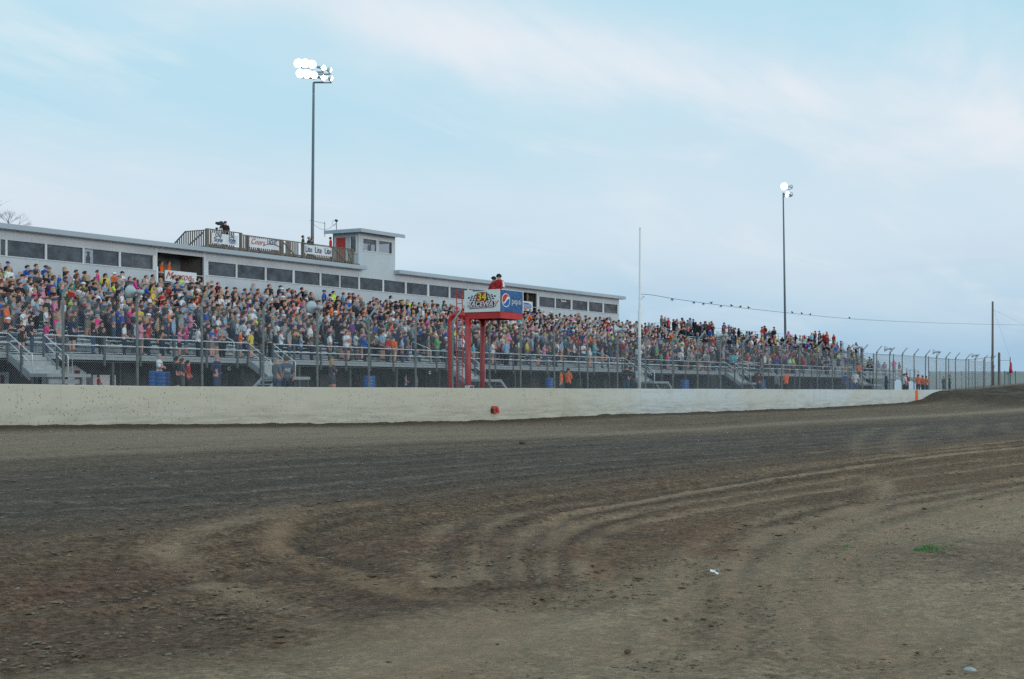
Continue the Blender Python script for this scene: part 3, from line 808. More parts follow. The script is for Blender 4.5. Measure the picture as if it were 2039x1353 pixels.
# ------------------------------------------------------------ grandstands
VD = 55.7; ZD = 1.81; RUN = .70; RISE = .245; V0 = 57.6; FZ0 = ZD + .15
GZ = -.45
STAIRS = [48.8, 65.3, 85.0, 111.0, 131.5, 167.0, 189.5]
U1A, U1B, U2A, U2B = 30.0, 137.6, 139.4, 193.5
RISE2 = .30
def rowz(i, b=1): return FZ0 + (RISE if b == 1 else RISE2) * i
def rowv(i): return V0 + RUN * i
def stand(name, label, ua, ub, rows, stairs, b_=1):
    rise = RISE if b_ == 1 else RISE2
    t = thing(name, label, 'grandstand', (ua, VD, GZ))
    # walkway deck and fascia
    mb = MB(); mb.box(ua, ub, VD + .07, V0 + .05, ZD - .06, ZD); mb.build('walkway_deck', M_deckp, t)
    posts = [u for u in [70.7 + 2.43 * k for k in range(-17, 53)] if ua - .1 <= u <= ub]
    segs = [ua] + posts + [ub]
    for a, b in zip(segs[:-1], segs[1:]):
        if b - a < .2: continue
        mb = MB(); mb.box(a + .07, b - .07, VD, VD + .06, ZD - .27, ZD + .01); mb.box(a + .07, b - .07, VD - .03, VD - .001, ZD - .10, ZD - .06)
        mb.build('fascia_channel', M_riser if False else M_galv, t)
    for u in posts:
        if any(abs(u - s) < 1.0 for s in stairs): continue
        mb = MB(); mb.box(u - .06, u + .06, VD - .05, VD + .05, ZD - .55, ZD + .88)
        mb.build('rail_post', M_galvd, t)
    # rails, interrupted at the stairs
    cuts = [ua] + sorted(sum([[s - 1.05, s + 1.05] for s in stairs], [])) + [ub]
    for a, b in zip(cuts[0::2], cuts[1::2]):
        if b - a < .4: continue
        for z in (.85, .43):
            mb = MB(); mb.tube([(a, VD - .08, ZD + z), (b, VD - .08, ZD + z)], .026, 6)
            mb.build('guard_rail', M_rail, t)
    # benches: one plank and one footboard per row between aisles
    ais = [s for s in stairs]
    bcuts = [ua] + sorted(sum([[s - .7, s + .7] for s in ais], [])) + [ub]
    secs = list(zip(bcuts[0::2], bcuts[1::2]))
    for i in range(rows):
        z, v = rowz(i, b_), rowv(i)
        for a, b in secs:
            if b - a < .5: continue
            mb = MB(); mb.box(a, b, v + .33, v + .58, z + .40, z + .44); p = mb.build('seat_plank', M_alu, t)
            mb = MB()
            for k in range(int((b - a) / 1.8) + 1):
                uu = a + .25 + k * 1.8
                if uu > b - .1: break
                mb.bar((uu, v + .45, z), (uu, v + .45, z + .40), .05, .05); mb.bar((uu, v + .30, z + .38), (uu, v + .60, z + .38), .04, .04)
            tag(mb.build('seat_bracket', M_galv, p), kind='stuff')
            mb = MB(); mb.box(a, b, v - .12, v + .30, z - .035, z); mb.build('footboard', M_alu, t)
            mb = MB(); mb.box(a, b, v + .46, v + .48, z + .05, z + rise); mb.build('riser_board', M_riser, t)
    # aisle steps and their little hand rails
    for s in ais:
        for i in range(rows):
            z, v = rowz(i, b_), rowv(i)
            mb = MB(); mb.box(s - .66, s + .66, v - .12, v + .30, z - .035, z); mb.box(s - .60, s + .60, v + .22, v + .56, z + .09, z + .125); mb.box(s - .66, s + .66, v + .57, v + .575, z - .1, z + .2)
            mb.build('aisle_step', M_deckp, t)
        for i in range(0, rows - 2, 4):
            z, v = rowz(i, b_), rowv(i)
            mb = MB(); mb.tube([(s, v, z), (s, v, z + .80), (s, v + .12, z + .92), (s, v + 1.5, z + .92 + 1.38 * rise / RUN), (s, v + 1.6, z + .84 + 1.4 * rise / RUN), (s, v + 1.6, z + .35)], .024, 6)
            mb.build('aisle_handrail', M_rail, t, True)
    # back and side rails
    zb, vb = rowz(rows - 1, b_), rowv(rows - 1) + .5
    for k in range(int((ub - ua) / 2.43) + 1):
        u = min(ua + .05 + 2.43 * k, ub)
        mb = MB(); mb.box(u - .03, u + .03, vb - .03, vb + .03, zb - .5, zb + 1.1); mb.build('back_post', M_galv, t)
    for z in (1.1, .75, .4):
        mb = MB(); mb.tube([(ua, vb, zb + z), (ub, vb, zb + z)], .018, 5); mb.build('back_rail', M_galv, t)
    for u in (ua, ub):
        for dz in (1.05, .80, .45):
            mb = MB(); mb.tube([(u, VD + .2, ZD + dz - .1), (u, V0, FZ0 + dz - .05), (u, vb, zb + dz)], .026, 5); mb.build('side_rail', M_rail, t)
        for i in range(0, rows + 1, 3):
            z, v = FZ0 + rise * i, V0 + RUN * i
            mb = MB(); mb.box(u - .03, u + .03, v - .03, v + .03, z - .4, z + 1.0); mb.build('side_rail_post', M_galvd, t)
    # supporting frame, rakers, legs, cross braces
    k = 0
    u = ua + .4
    while u < ub:
        mb = MB()
        mb.bar((u, VD + .1, ZD - .2), (u, V0, ZD - .18), .12, .22); mb.bar((u, V0, FZ0 - .2), (u, vb, zb - .2), .12, .22)
        mb.build('raker_beam', M_undstl, t)
        for v, zt in ((VD + .5, ZD - .25), (V0 + 3.2, FZ0 + 3.2 * rise / RUN - .3), (vb - 1.5, zb - .9)):
            mb = MB(); mb.box(u - .08, u + .08, v - .08, v + .08, GZ - .2, zt); mb.build('leg', M_undstl, t)
        if k % 2 == 0 and u + 4.86 < ub:
            mb = MB(); mb.bar((u, V0 + 3.2, GZ + .3), (u + 4.86, V0 + 3.2, FZ0 + .6), .06, .06); mb.bar((u + 4.86, V0 + 3.25, GZ + .3), (u, V0 + 3.25, FZ0 + .6), .06, .06)
            mb.build('cross_brace', M_undstl, t)
        u += 4.86; k += 1
    return t
S1 = stand('grandstand', 'long aluminium-bench grandstand packed with spectators in front of the press box', U1A, U1B, 15, [s for s in STAIRS if s < 138])
S2 = stand('grandstand', 'half-full far grandstand with steep side rail, right of the press box', U2A, U2B, 14, [s for s in STAIRS if s > 138], 2)
ROWS = {1: 15, 2: 14}

# stairs from the walkway towards the track
def stair(s, label, dr):
    t = thing('access_stair', label, 'stairs', (s, VD, GZ), 'access stairs in front of the grandstands')
    w = 1.0
    for k in range(5):
        z = ZD - .20 * (k + 1); v = VD - .30 * (k + 1)
        mb = MB(); mb.box(s - w, s + w, v, v + .29, z - .05, z); mb.box(s - w, s + w, v + .27, v + .29, z + .001, z + .15)
        mb.build('step', M_deckp, t)
    zl = ZD - 1.0; v1 = VD - 1.5; v0 = v1 - 1.15
    mb = MB(); mb.box(s - w - .1 - (.4 if dr < 0 else 0), s + w + .1 + (.4 if dr >= 0 else 0), v0, v1, zl - .16, zl); mb.build('landing', M_galv, t)
    for sx in (-1, 1):
        x = s + sx * (w + .05)
        mb = MB(); mb.add([(x - .03, VD, ZD - .35), (x - .03, VD, ZD + .02), (x - .03, v1, zl + .05), (x - .03, v1, zl - .32), (x + .03, VD, ZD - .35), (x + .03, VD, ZD + .02), (x + .03, v1, zl + .05), (x + .03, v1, zl - .32)],
                          [(0, 1, 2, 3), (7, 6, 5, 4), (0, 4, 5, 1), (1, 5, 6, 2), (2, 6, 7, 3), (3, 7, 4, 0)]); mb.build('stringer', M_galv, t)
        for dz in (.95, .52):
            mb = MB(); mb.tube([(x, VD + .35, ZD + dz), (x, VD + .1, ZD + dz), (x, v1 + .05, zl + dz), (x, v1 - .12, zl + dz - .06), (x, v1 - .16, zl + dz - .2), (x, v1 - .16, zl)] if dz > .9 else [(x, VD, ZD + dz), (x, v1 + .05, zl + dz)], .026, 6)
            mb.build('handrail', M_rail, t, True)
        for v, z in ((VD - .05, ZD), (v1 + .55, zl + .35)):
            mb = MB(); mb.box(x - .055, x + .055, v - .05, v + .05, z - .5, z + .93); mb.build('handrail_post', M_galvd, t)
    # landing rail and lower flight down to the right
    mb = MB(); q = dr or 1; e = s + q * (w + .45); mb.tube([(e, v1, zl), (e, v1, zl + 1.0), (s + q * .4, v1 + .02, zl + 1.0)], .020, 5); mb.build('landing_rail', M_galv, t)
    for k in range(6 if dr else 0):
        z = zl - .2 * (k + 1); x = s + dr * (w + .5 + .28 * k)
        if z < GZ: break
        mb = MB(); mb.box(min(x, x + dr * .28), max(x, x + dr * .28), v0 + .05, v1 - .05, z - .05, z); mb.build('step', M_deckp, t)
    for v in (v0, v1) if dr else ():
        mb = MB(); mb.bar((s + dr * (w + .5), v, zl - .05), (s + dr * (w + .5 + 1.7), v, GZ), .05, .18); mb.build('stringer', M_galv, t)
    for x, v in ((s - w, v0 + .1), (s + w, v0 + .1), (s - w, v1 - .1), (s + w, v1 - .1)):
        mb = MB(); mb.box(x - .045, x + .045, v - .045, v + .045, GZ - .1, zl - .16); mb.build('leg', M_undstl, t)
    for k in range(4):
        mb = MB(); mb.box(s - w + .1, s + w + .3, v0 + .13, v0 + .16, GZ + .02 + k * .26, GZ + .23 + k * .26)
        if s < 60: mb.build('skirt_board', M_galv, t)
SL = ['nearest access stair with bright handrails at the left edge of the stand',
      'second access stair from the left, just left of the two men',
      'access stair partly hidden behind the red flag stand posts',
      'access stair rising just behind the tall white pole',
      'access stair at the joint between the two grandstands',
      'access stair in front of the middle of the far grandstand',
      'access stair near the right end of the far grandstand']
for s, l, dr in zip(STAIRS, SL, (0, -1, 1, 1, 1, 1, 1)): stair(s, l, dr)

# backing panels under the stand, its shade put into their dark colour
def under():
    t = thing('shade_backing', 'dark backing panels with hatches, coloured for the shade under the front of the grandstands', 'building', (30, 61, GZ))
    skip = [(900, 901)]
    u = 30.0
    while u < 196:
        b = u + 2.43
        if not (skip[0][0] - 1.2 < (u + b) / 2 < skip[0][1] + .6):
            mb = MB(); mb.box(u + .02, b - .02, 60.6, 60.7, GZ - .1, ZD + .7); p = mb.build('shade_panel', M_under, t)
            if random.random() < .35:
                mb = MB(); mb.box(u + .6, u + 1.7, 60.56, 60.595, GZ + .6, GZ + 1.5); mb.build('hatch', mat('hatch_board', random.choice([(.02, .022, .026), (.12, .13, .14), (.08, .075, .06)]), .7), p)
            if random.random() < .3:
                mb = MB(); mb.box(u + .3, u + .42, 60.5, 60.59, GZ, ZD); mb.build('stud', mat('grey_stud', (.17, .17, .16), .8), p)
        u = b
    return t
under()
def concession(x0, x1, ytop, label, door=None, peak=False):
    v = 58.5; a, b = U(x0, v), U(x1, v); zt = Z((x0 + x1) / 2, ytop, v)
    t = thing('concession_booth', label, 'booth', (a, v, GZ), 'white concession booths under the stand')
    mb = MB()
    if peak: mb.poly([(a, v, GZ - .1), (b, v, GZ - .1), (b, v, zt - .35), ((a + b) / 2, v, zt), (a, v, zt - .1)], 1.6, (0, 1, 0))
    else: mb.box(a, b, v, v + 1.6, GZ - .1, zt)
    mb.build('wall', M_concession, t)
    if door:
        d0, d1, dy = door; mb = MB(); mb.box(U(d0, v), U(d1, v), v - .03, v - .002, GZ, Z(d0, dy, v)); mb.build('door', M_maroon, t)
concession(128, 172, 728, 'white booth with a peaked top and a maroon door under the stand at left', (149, 159, 738), True)
concession(186, 231, 747, 'low white booth behind the man in red, under the stand at left')
concession(-10, 18, 741, 'white booth with dark doorway at the extreme left under the stand', (2, 8, 748))

def small_box(x, y, w, h, m, label, nm='notice_box'):
    v = 56.2; u = U(x, v); z = Z(x, y, v); s = SC(x, v); hw = w / s / 2; hh = h / s / 2
    t = thing(nm, label, 'sign', (u, v, z))
    mb = MB(); mb.box(u - hw, u + hw, v, v + .05, z - hh, z + hh); mb.build('board', m, t)
    mb = MB(); mb.box(u - hw * .55, u + hw * .55, v - .012, v - .003, z - hh * .45, z + hh * .45); mb.build('dark_panel', M_black, t)
small_box(457, 734, 8, 7, M_galv, 'small pale square box hung under the deck left of the second stair')
small_box(857, 742, 6, 6, M_white, 'small white square sign under the deck left of the red stand')

# ------------------------------------------------------------ press box
VB = 69.5; ROOFZ = 9.50
ub = lambda x: U(x, VB)
WT, WB = 8.60, 7.73
def pressbox():
    t = thing('press_box', 'long grey-white press box with a ribbon of dark windows behind the top seating row', 'building', (40, VB, 4.2))
    uL, uR = 40.0, ub(1233); BV = VB + 3.6
    A = (ub(311), ub(409)); B = (ub(1006), ub(1071)); TW = (ub(714), ub(787))
    wins = [(ub(a), ub(b)) for a, b in ((-60,-2),(1,11),(15,90),(94,165),(168,237),(241,305),(415,470),(473,528),(531,583),(587,637),(640,676),(678,714),(717,762),(765,807),(810,851),(855,894),(897,931),(934,966),(969,1000),(1074,1105),(1107,1137),(1140,1170),(1173,1200),(1203,1230))]
    runs = [(uL, A[0]), (A[1], B[0]), (B[1], uR)]
    for a, b in runs:
        mb = MB(); mb.box(a, b, VB, VB + .12, 4.2, WB - .05); mb.build('lower_wall', M_siding, t)
        mb = MB(); mb.box(a, b, VB, VB + .12, WT + .04, ROOFZ - .28); mb.build('upper_wall', M_siding, t)
        mb = MB(); mb.box(a, b, VB - .05, VB + .13, WB - .05, WB); mb.build('sill', M_trim, t)
        # mullions fill between windows
        ws = [w for w in wins if w[0] >= a - .6 and w[1] <= b + .6]
        if a == uL: ws = ws
        edges = [a] + sum([[max(a, w[0]), min(b, w[1])] for w in ws], []) + [b]
        for p, q in zip(edges[0::2], edges[1::2]):
            if q - p < .02: continue
            mb = MB(); mb.box(p, q, VB - .02, VB + .12, WB, WT + .04); mb.build('mullion', M_trim if q - p < .4 else M_siding, t)
        for w in ws:
            a0, b0 = max(a, w[0]), min(b, w[1])
            mb = MB(); mb.box(a0, b0, VB - .01, VB + .05, WT, WT + .04); f = mb.build('window', M_galvd, t)
            mb = MB(); mb.box(a0 + .005, b0 - .005, VB + .05, VB + .06, WB, WT); mb.build('pane', M_glass, f)
            mb = MB(); mb.box(a0, b0, VB + .01, VB + .05, WB + .001, WB + .03); mb.build('frame', M_galvd, f)
    # back wall with two openings, floor, ceiling, end walls, counters
    ho = [(ub(174), ub(188)), (uR - 1.6, uR - .4)]
    bk = [uL] + sum([[U(174, BV), U(186, BV)], [U(313, BV), U(352, BV)]], []) + [U(372, BV), uR]
    bk = [uL, U(165, BV), U(188, BV), U(290, BV), U(345, BV), uR]
    for p, q in zip(bk[0::2], bk[1::2]):
        mb = MB(); mb.box(p, q, BV, BV + .1, 4.2, ROOFZ - .3); mb.build('back_wall', M_int, t)
    mb = MB(); mb.box(U(165, BV), U(188, BV), BV, BV + .1, 4.2, 7.5); mb.build('back_wall', M_int, t)
    mb = MB(); mb.box(uL, uR, VB + .13, BV - .01, 6.6, 6.7); mb.build('floor', M_int, t)
    for u in (uL, A[0] - .1, A[1], B[0] - .1, B[1], uR - .1):
        mb = MB(); mb.box(u, u + .1, VB + .121, BV - .001, 4.2, ROOFZ - .3); mb.build('end_wall', M_siding if u > 150 else M_int, t)
    for a, b in runs:
        mb = MB(); mb.box(a + .2, b - .2, VB + .3, VB + .75, WB - .16, WB - .1); mb.build('counter', M_int, t)
    for x0, x1 in ((266, 303), (1206, 1228)):
        mb = MB(); mb.box(ub(x0), ub(x1), VB + .14, VB + .16, 7.72, 8.45 if x0 < 300 else 8.1); mb.build('leaning_board', M_tan, t)
    mb = MB(); mb.box(ub(722), ub(735), VB + .5, VB + .53, 7.6, 8.5); mb.box(ub(738), ub(752), VB + .5, VB + .53, 7.6, 8.5); mb.build('leaning_board', mat('brown_panel', (.16, .12, .10), .8), t)
    # roof: two runs either side of the tower
    for a, b in ((uL - .5, ub(719)), (ub(784), uR + .4)):
        mb = MB(); mb.box(a, b, VB - .55, BV + .4, ROOFZ - .27, ROOFZ - .02); r = mb.build('roof', M_rooft, t)
        mb = MB(); mb.box(a, b, VB - .58, VB - .551, ROOFZ - .29, ROOFZ); mb.build('fascia', M_rooft, r)
        mb = MB(); mb.box(a, b, VB - .54, VB - .001, ROOFZ - .30, ROOFZ - .271); mb.build('soffit', M_trim, r)
    # opening A: rails, posts, stair up to the roof behind
    for u in (A[0] + .05, A[1] - .05, B[0] + .05, B[1] - .05):
        mb = MB(); mb.box(u - .07, u + .07, VB - .01, VB + .11, 4.2, ROOFZ - .28); mb.build('door_post', M_trim, t)
    for (a, b) in (A, B):
        mb = MB(); mb.box(a, b, VB - .005, VB + .1, ROOFZ - .62, ROOFZ - .28); mb.build('lintel', M_siding, t)
        for z in (7.62, 7.0, 6.4):
            mb = MB(); mb.tube([(a, VB + .05, z), (b, VB + .05, z)], .025, 5); mb.build('opening_rail', M_rail, t)
    mb = MB()
    p0 = Vector((A[0] + .1, VB + 2.9, 6.9)); p1 = Vector((A[1] - 1.7, VB + 2.3, ROOFZ - .32))
    mb.bar(p0, p1, 1.1, .26); mb.bar(p0 + Vector((.9, .3, -.3)), p1 + Vector((.6, .2, -.2)), .5, .1)
    mb.build('roof_stair', M_wood, t)
    mb = MB(); mb.box(ub(366), A[1], VB + 2.2, VB + 2.25, 4.2, ROOFZ - .3); mb.build('inner_wall', mat('dim_tarpaulin', (.16, .19, .21), .7, 0, .3, .4, 1.2), t)
    mb = MB(); mb.box(ub(1056), ub(1058.5), VB + .3, VB + .4, 6.7, ROOFZ - .3); mb.build('door_post', M_wood, t)
    return t
pressbox()

def banner(x0, x1, y0, y1, v, label, back=M_banner, cat='banner', group=None, th=.02, z=None):
    """flat banner hung facing the track; y0,y1 are the top and bottom rows at its left end"""
    a, b = U(x0, v), U(x1, v); zt, zb = (Z(x0, y0, v), Z(x0, y1, v))
    t = thing('banner', label, cat, (a, v, zb), group)
    mb = MB(); n = 14
    for k in range(n + 1):
        u = a + (b - a) * k / n; w = .018 * math.sin(k * 1.7) + .01 * math.sin(k * .6)
        mb.v += [(u, v + w, zb), (u, v - w * .4, zt), (u, v + w + th, zb), (u, v - w * .4 + th, zt)]
        if k:
            o = 4 * (k - 1); mb.f += [(o, o + 4, o + 5, o + 1), (o + 2, o + 3, o + 7, o + 6), (o + 1, o + 5, o + 7, o + 3), (o, o + 2, o + 6, o + 4)]; mb.mi += [0] * 4
    mb.build('cloth', back, t)
    for p in ((a + .05, zt), (b - .05, zt), (a + .05, zb), (b - .05, zb)):
        mb = MB(); mb.tube([(p[0], v - .03, p[1]), (p[0], v + .06, p[1] + .02)], .01, 4); mb.build('tie', M_dark, t)
    return t, a, b, zt, zb
# banner in the left opening
t, a, b, zt, zb = banner(329, 392, 538, 560, VB - .12, 'white banner with faded red script on the rail of the left opening')
lettering('Monroe', .72, ((a * .6 + b * .4), VB - .16, zt - .34), (1, 0, 0), (0, 0, 1), M_pinkp, t, shear=.5)
t, a, b, zt, zb = banner(1035, 1061, 599, 618, VB - .12, 'white banner with a blue oval on the rail of the right opening')
c = ((a + b) / 2 - .1, VB - .15, (zt + zb) / 2)
mb = MB(); mb.poly([(c[0] + (b - a) * .44 * math.cos(k * math.pi / 12), c[1], c[2] + (zt - zb) * .34 * math.sin(k * math.pi / 12)) for k in range(24)], .01, (0, -1, 0)); mb.build('oval', M_ovalp, t)
lettering('Richmond', .42, (c[0], c[1] - .012, c[2] + .08), (1, 0, 0), (0, 0, 1), M_banner, t, shear=.2)
lettering('GORDON', .30, (c[0], c[1] - .012, c[2] - .18), (1, 0, 0), (0, 0, 1), M_banner, t)
# small sign in a window
u = ub(1122); t = thing('window_sticker', 'small white lettered sticker at the top of a press box window', 'sticker', (u, VB, 8.4))
lettering('Reserve', .30, (u, VB - .03, 8.46), (1, 0, 0), (0, 0, 1), M_banner, t, bold=.02)

# ------------------------------------------------------------ control tower on the roof line
def tower():
    a, b = ub(714), ub(787)
    # depth of the tower from its far left corner at x=665 px
    k = (665 - 1019.5) / F
    vb = a * (ST - k * CT) / (CT + k * ST)
    zt = 12.10
    t = thing('control_tower', 'square pale control tower with a red door rising above the press box roof', 'tower', (a, VB, ROOFZ))
    V1 = VB - .02
    w1, w2 = (ub(722.5), ub(749)), (ub(754), ub(780)); z1, z0 = 11.62, 10.74
    def front(x0, x1, za, zb): return MB().box(x0, x1, V1, V1 + .12, za, zb)
    mb = MB(); mb.box(a, b, V1, V1 + .12, WT + .045, z0); mb.box(a, b, V1, V1 + .12, z1, zt)
    mb.box(a, w1[0], V1, V1 + .12, z0, z1); mb.box(w1[1], w2[0], V1, V1 + .12, z0, z1); mb.box(w2[1], b, V1, V1 + .12, z0, z1)
    mb.build('front_wall', mat('pale_blue_board', (.50, .56, .61), .55, 0, .3, .06, .7), t)
    for w in (w1, w2):
        mb = MB()
        for x0, x1, za, zb in ((w[0] - .07, w[0], z0 - .07, z1 + .07), (w[1], w[1] + .07, z0 - .07, z1 + .07), (w[0], w[1], z1, z1 + .07), (w[0], w[1], z0 - .07, z0)):
            mb.box(x0, x1, V1 - .04, V1 - .001, za, zb)
        f = mb.build('window', M_trim, t)
        mb = MB(); mb.box(w[0], w[1], V1 + .05, V1 + .06, z0, z1); mb.build('pane', M_glass, f)
    # left side wall with door and window
    def vy(x):
        k = (x - 1019.5) / F
        return a * (ST - k * CT) / (CT + k * ST)
    M_tw = mat('pale_blue_board', (.50, .56, .61), .55)
    d0, d1 = vy(688), vy(670); s0, s1 = vy(709), vy(698); zs0, zs1 = 10.55, 11.75; zd = 11.72
    mb = MB()
    for y0, y1, za, zb in ((V1 + .121, s0, ROOFZ, zt), (s0, s1, ROOFZ, zs0), (s0, s1, zs1, zt), (s1, d0, ROOFZ, zt), (d0, d1, zd, zt), (d1, vb, ROOFZ, zt)):
        mb.box(a, a + .12, y0, y1, za, zb)
    mb.build('side_wall', M_tw, t)
    mb = MB(); mb.box(a - .03, a + .05, d0, d1, ROOFZ, zd); d = mb.build('door', M_reddoor, t)
    mb = MB(); mb.tube([(a - .07, d0 + .12, 10.4), (a - .07, d0 + .12, 10.55)], .02, 5); mb.build('handle', M_dark, d)
    mb = MB(); mb.box(a - .05, a - .001, s0 - .06, s0, zs0 - .06, zs1 + .06); mb.box(a - .05, a - .001, s1, s1 + .06, zs0 - .06, zs1 + .06); mb.box(a - .05, a - .001, s0, s1, zs1, zs1 + .06); mb.box(a - .12, a - .001, s0, s1, zs0 - .08, zs0)
    f = mb.build('window', M_trim, t)
    mb = MB(); mb.box(a + .04, a + .05, s0, s1, zs0, zs1); mb.build('pane', M_glass, f)
    # back and right walls with openings that let the sky through
    mb = MB(); mb.box(a, b, vb, vb + .1, ROOFZ - .3, 10.75); mb.box(a, b, vb, vb + .1, 11.65, zt); mb.box(a, a + 2.9, vb, vb + .1, 10.75, 11.65); mb.build('back_wall', M_int, t)
    mb = MB(); mb.box(b - .12, b, V1 + .121, vb, ROOFZ - .3, 10.7); mb.box(b - .12, b, V1 + .121, vb, 11.6, zt); mb.box(b - .12, b, V1 + .121, V1 + .5, 10.7, 11.6); mb.box(b - .12, b, V1 + 2.6, vb, 10.7, 11.6); mb.build('right_wall', M_tw, t)
    mb = MB(); mb.box(a + .13, b - .13, V1 + .13, vb - .01, 9.6, 9.7); mb.box(a + .3, b - .3, V1 + .3, V1 + .7, 10.55, 10.62); mb.build('floor', M_int, t)
    mb = MB(); mb.box(a + .5, a + 1.9, V1 + .9, V1 + 1.2, 10.62, 11.0); mb.build('red_bench', M_reddoor, t)
    mb = MB(); mb.box(a - .55, b + .35, VB - .65, vb + .5, zt + .01, zt + .10); r = mb.build('roof', M_rooft, t)
    mb = MB(); mb.box(a - .58, b + .38, VB - .70, VB - .651, zt - .10, zt + .17); mb.build('fascia', M_rooft, r)
    mb = MB(); mb.box(a - .60, a - .551, VB - .65, vb + .5, zt - .10, zt + .17); mb.build('fascia', M_rooft, r)
    mb = MB(); mb.tube([(a - .56, vb + .45, zt - .3), (a - .56, vb + .45, zt + .85)], .022, 5); mb.build('antenna_rod', M_dark, r)
    mb = MB(); vv = VB + 2.2; uu = a + .15
    mb.tube([(uu, vv, zt + .1), (uu, vv, zt + 1.0)], .028, 6); mb.lathe([(0, .0), (.0, .10), (.16, .10), (.2, 0)], (uu + .08, vv, zt + .95), (-1, 0, .2), 8)
    mb.build('roof_camera', M_dark, r)
    mb = MB(); pts = [(uu, vv, zt + .8)]
    for k in range(1, 12): pts.append((uu - .28 * k * .6, vv + .1 * k, zt + .75 - .55 * math.sin(k * .3) + .03 * (k % 3)))
    pts.append((a - .56, vb + .45, zt + .7)); mb.tube(pts, .012, 4)
    mb.tube([(uu - .1 - .35 * (1 - math.cos(k * .7)) * .6, vv, zt + .75 - .2 * math.sin(k * .7)) for k in range(9)], .011, 4)
    mb.build('loose_cable', M_dark, r)
tower()

# ------------------------------------------------------------ timber viewing deck on the roof
RU0 = ub(414); RU1 = a = ub(705)
def roofdeck():
    t = thing('viewing_deck', 'weathered timber railing and deck on top of the press box roof', 'viewing deck', (RU0, VB, ROOFZ))
    z0, z1 = ROOFZ + .02, 10.62
    V = VB - .45
    R0, R1 = U(412, V), U(703, V); mid = U(480, V)
    mb = MB(); mb.box(R0, ub(714) - .3, V + .1, VB + 3.6, z0, z0 + .1); mb.build('deck_floor', M_wood, t)
    def bal(u, v, h, tilt=0):
        mb = MB(); mb.box(u - .06, u + .06, v, v + .03, z0 + .05, z0 + h); mb.build('baluster', M_wood, t)
    u = R0 + .15; i = 0
    while u < R1 - .1:
        h = (z1 - z0) - .04 + (.10 if u < mid else 0)
        if random.random() > .06: bal(u, V - .035, h)
        u += .205 if not 30 < i < 44 else .16; i += 1
    for a, b, e in ((R0, mid, .10), (mid, R1, 0)):
        mb = MB(); mb.box(a, b, V - .06, V + .06, z1 + e - .02, z1 + e + .03); mb.build('top_rail', M_wood, t)
        mb = MB(); mb.box(a, b, V + .002, V + .04, z0 + .10, z0 + .22); mb.build('bottom_rail', M_wood, t)
    xs = [412, 480, 494, 560, 604, 661, 703]
    for x in xs:
        u = U(x, V); mb = MB(); mb.box(u - .075, u + .075, V - .08, V + .07, z0, z1 + (.12 if x < 490 else 0)); mb.build('post', M_wood, t)
    for x0, x1 in ((494, 520), (560, 590), (606, 630), (664, 690), (690, 702)):
        mb = MB(); mb.bar((U(x0, V), V - .06, z1 - .05), (U(x1, V), V - .06, z0 + .05), .03, .09); mb.build('brace', M_wood, t)
    # left return of the rail running back
    k = (347 - 1019.5) / F; ve = R0 * (ST - k * CT) / (CT + k * ST)
    n = 15
    for i in range(n):
        v = V + (ve - V) * (i + .5) / n; hh = 1.1 - (.0 if i < 10 else .12 * (i - 9))
        mb = MB(); mb.box(R0 - .015, R0 + .015, v - .05, v + .05, z0 - .1, z0 + hh); mb.build('baluster', M_wood, t)
    mb = MB(); mb.bar((R0, V, z1 + .02), (R0, V + (ve - V) * .66, z1 + .02), .1, .05); mb.bar((R0, V + (ve - V) * .66, z1), (R0, ve, z1 - .75), .1, .05); mb.build('top_rail', M_wood, t)
    mb = MB(); mb.bar((R0 - .05, V + .2, z1 - .1), (R0 - .05, V + 1.5, z0 + .2), .04, .1); mb.build('brace', M_wood, t)
roofdeck()
VR = VB - .56
def rlet(t, txt, x, y, size, m, **kw): return lettering(txt, size, (U(x, VR), VR - .03, Z(x, y, VR)), (1, 0, 0), (0, 0, 1), m, t, **kw)
t, a, b, zt, zb = banner(422, 474, 463.5, 484, VR, 'white banner with dark blue lettering printed twice, left end of roof rail')
rlet(t, 'Old', 434.5, 468.8, .40, M_bluep, shear=.15); rlet(t, 'Style', 434.5, 478, .44, M_bluep, shear=.15)
rlet(t, 'Old', 461, 471.5, .32, M_bluep, shear=.15); rlet(t, 'Style', 462, 478.5, .36, M_bluep, shear=.15); rlet(t, 'LIGHT', 463, 484.2, .22, M_skyb)
t, a, b, zt, zb = banner(497, 556, 472.8, 492, VR, 'white banner with red script and blue letters over an arc, middle of roof rail')
rlet(t, 'Coors', 513, 482.5, .56, M_pinkp, shear=.4); rlet(t, 'LIGHT', 542, 484, .46, M_bluep, squash=.8)
mb = MB(); cx, cz = U(542, VR), Z(542, 496, VR); pts = []
for k in range(13):
    q = math.pi * (.12 + .76 * k / 12); pts.append((cx - 1.0 * math.cos(q) , VR - .04, cz + .02 + .30 * math.sin(q)))
mb.tube(pts, .022, 4); mb.build('printed_arc', M_bluep, t)
t, a, b, zt, zb = banner(607, 661, 487, 505, VR, 'white roof banner with the same blue word printed three times')
for x, y in ((615, 497), (634, 499), (653, 501)): rlet(t, 'Lite', x, y, .62, M_bluep, squash=.85)

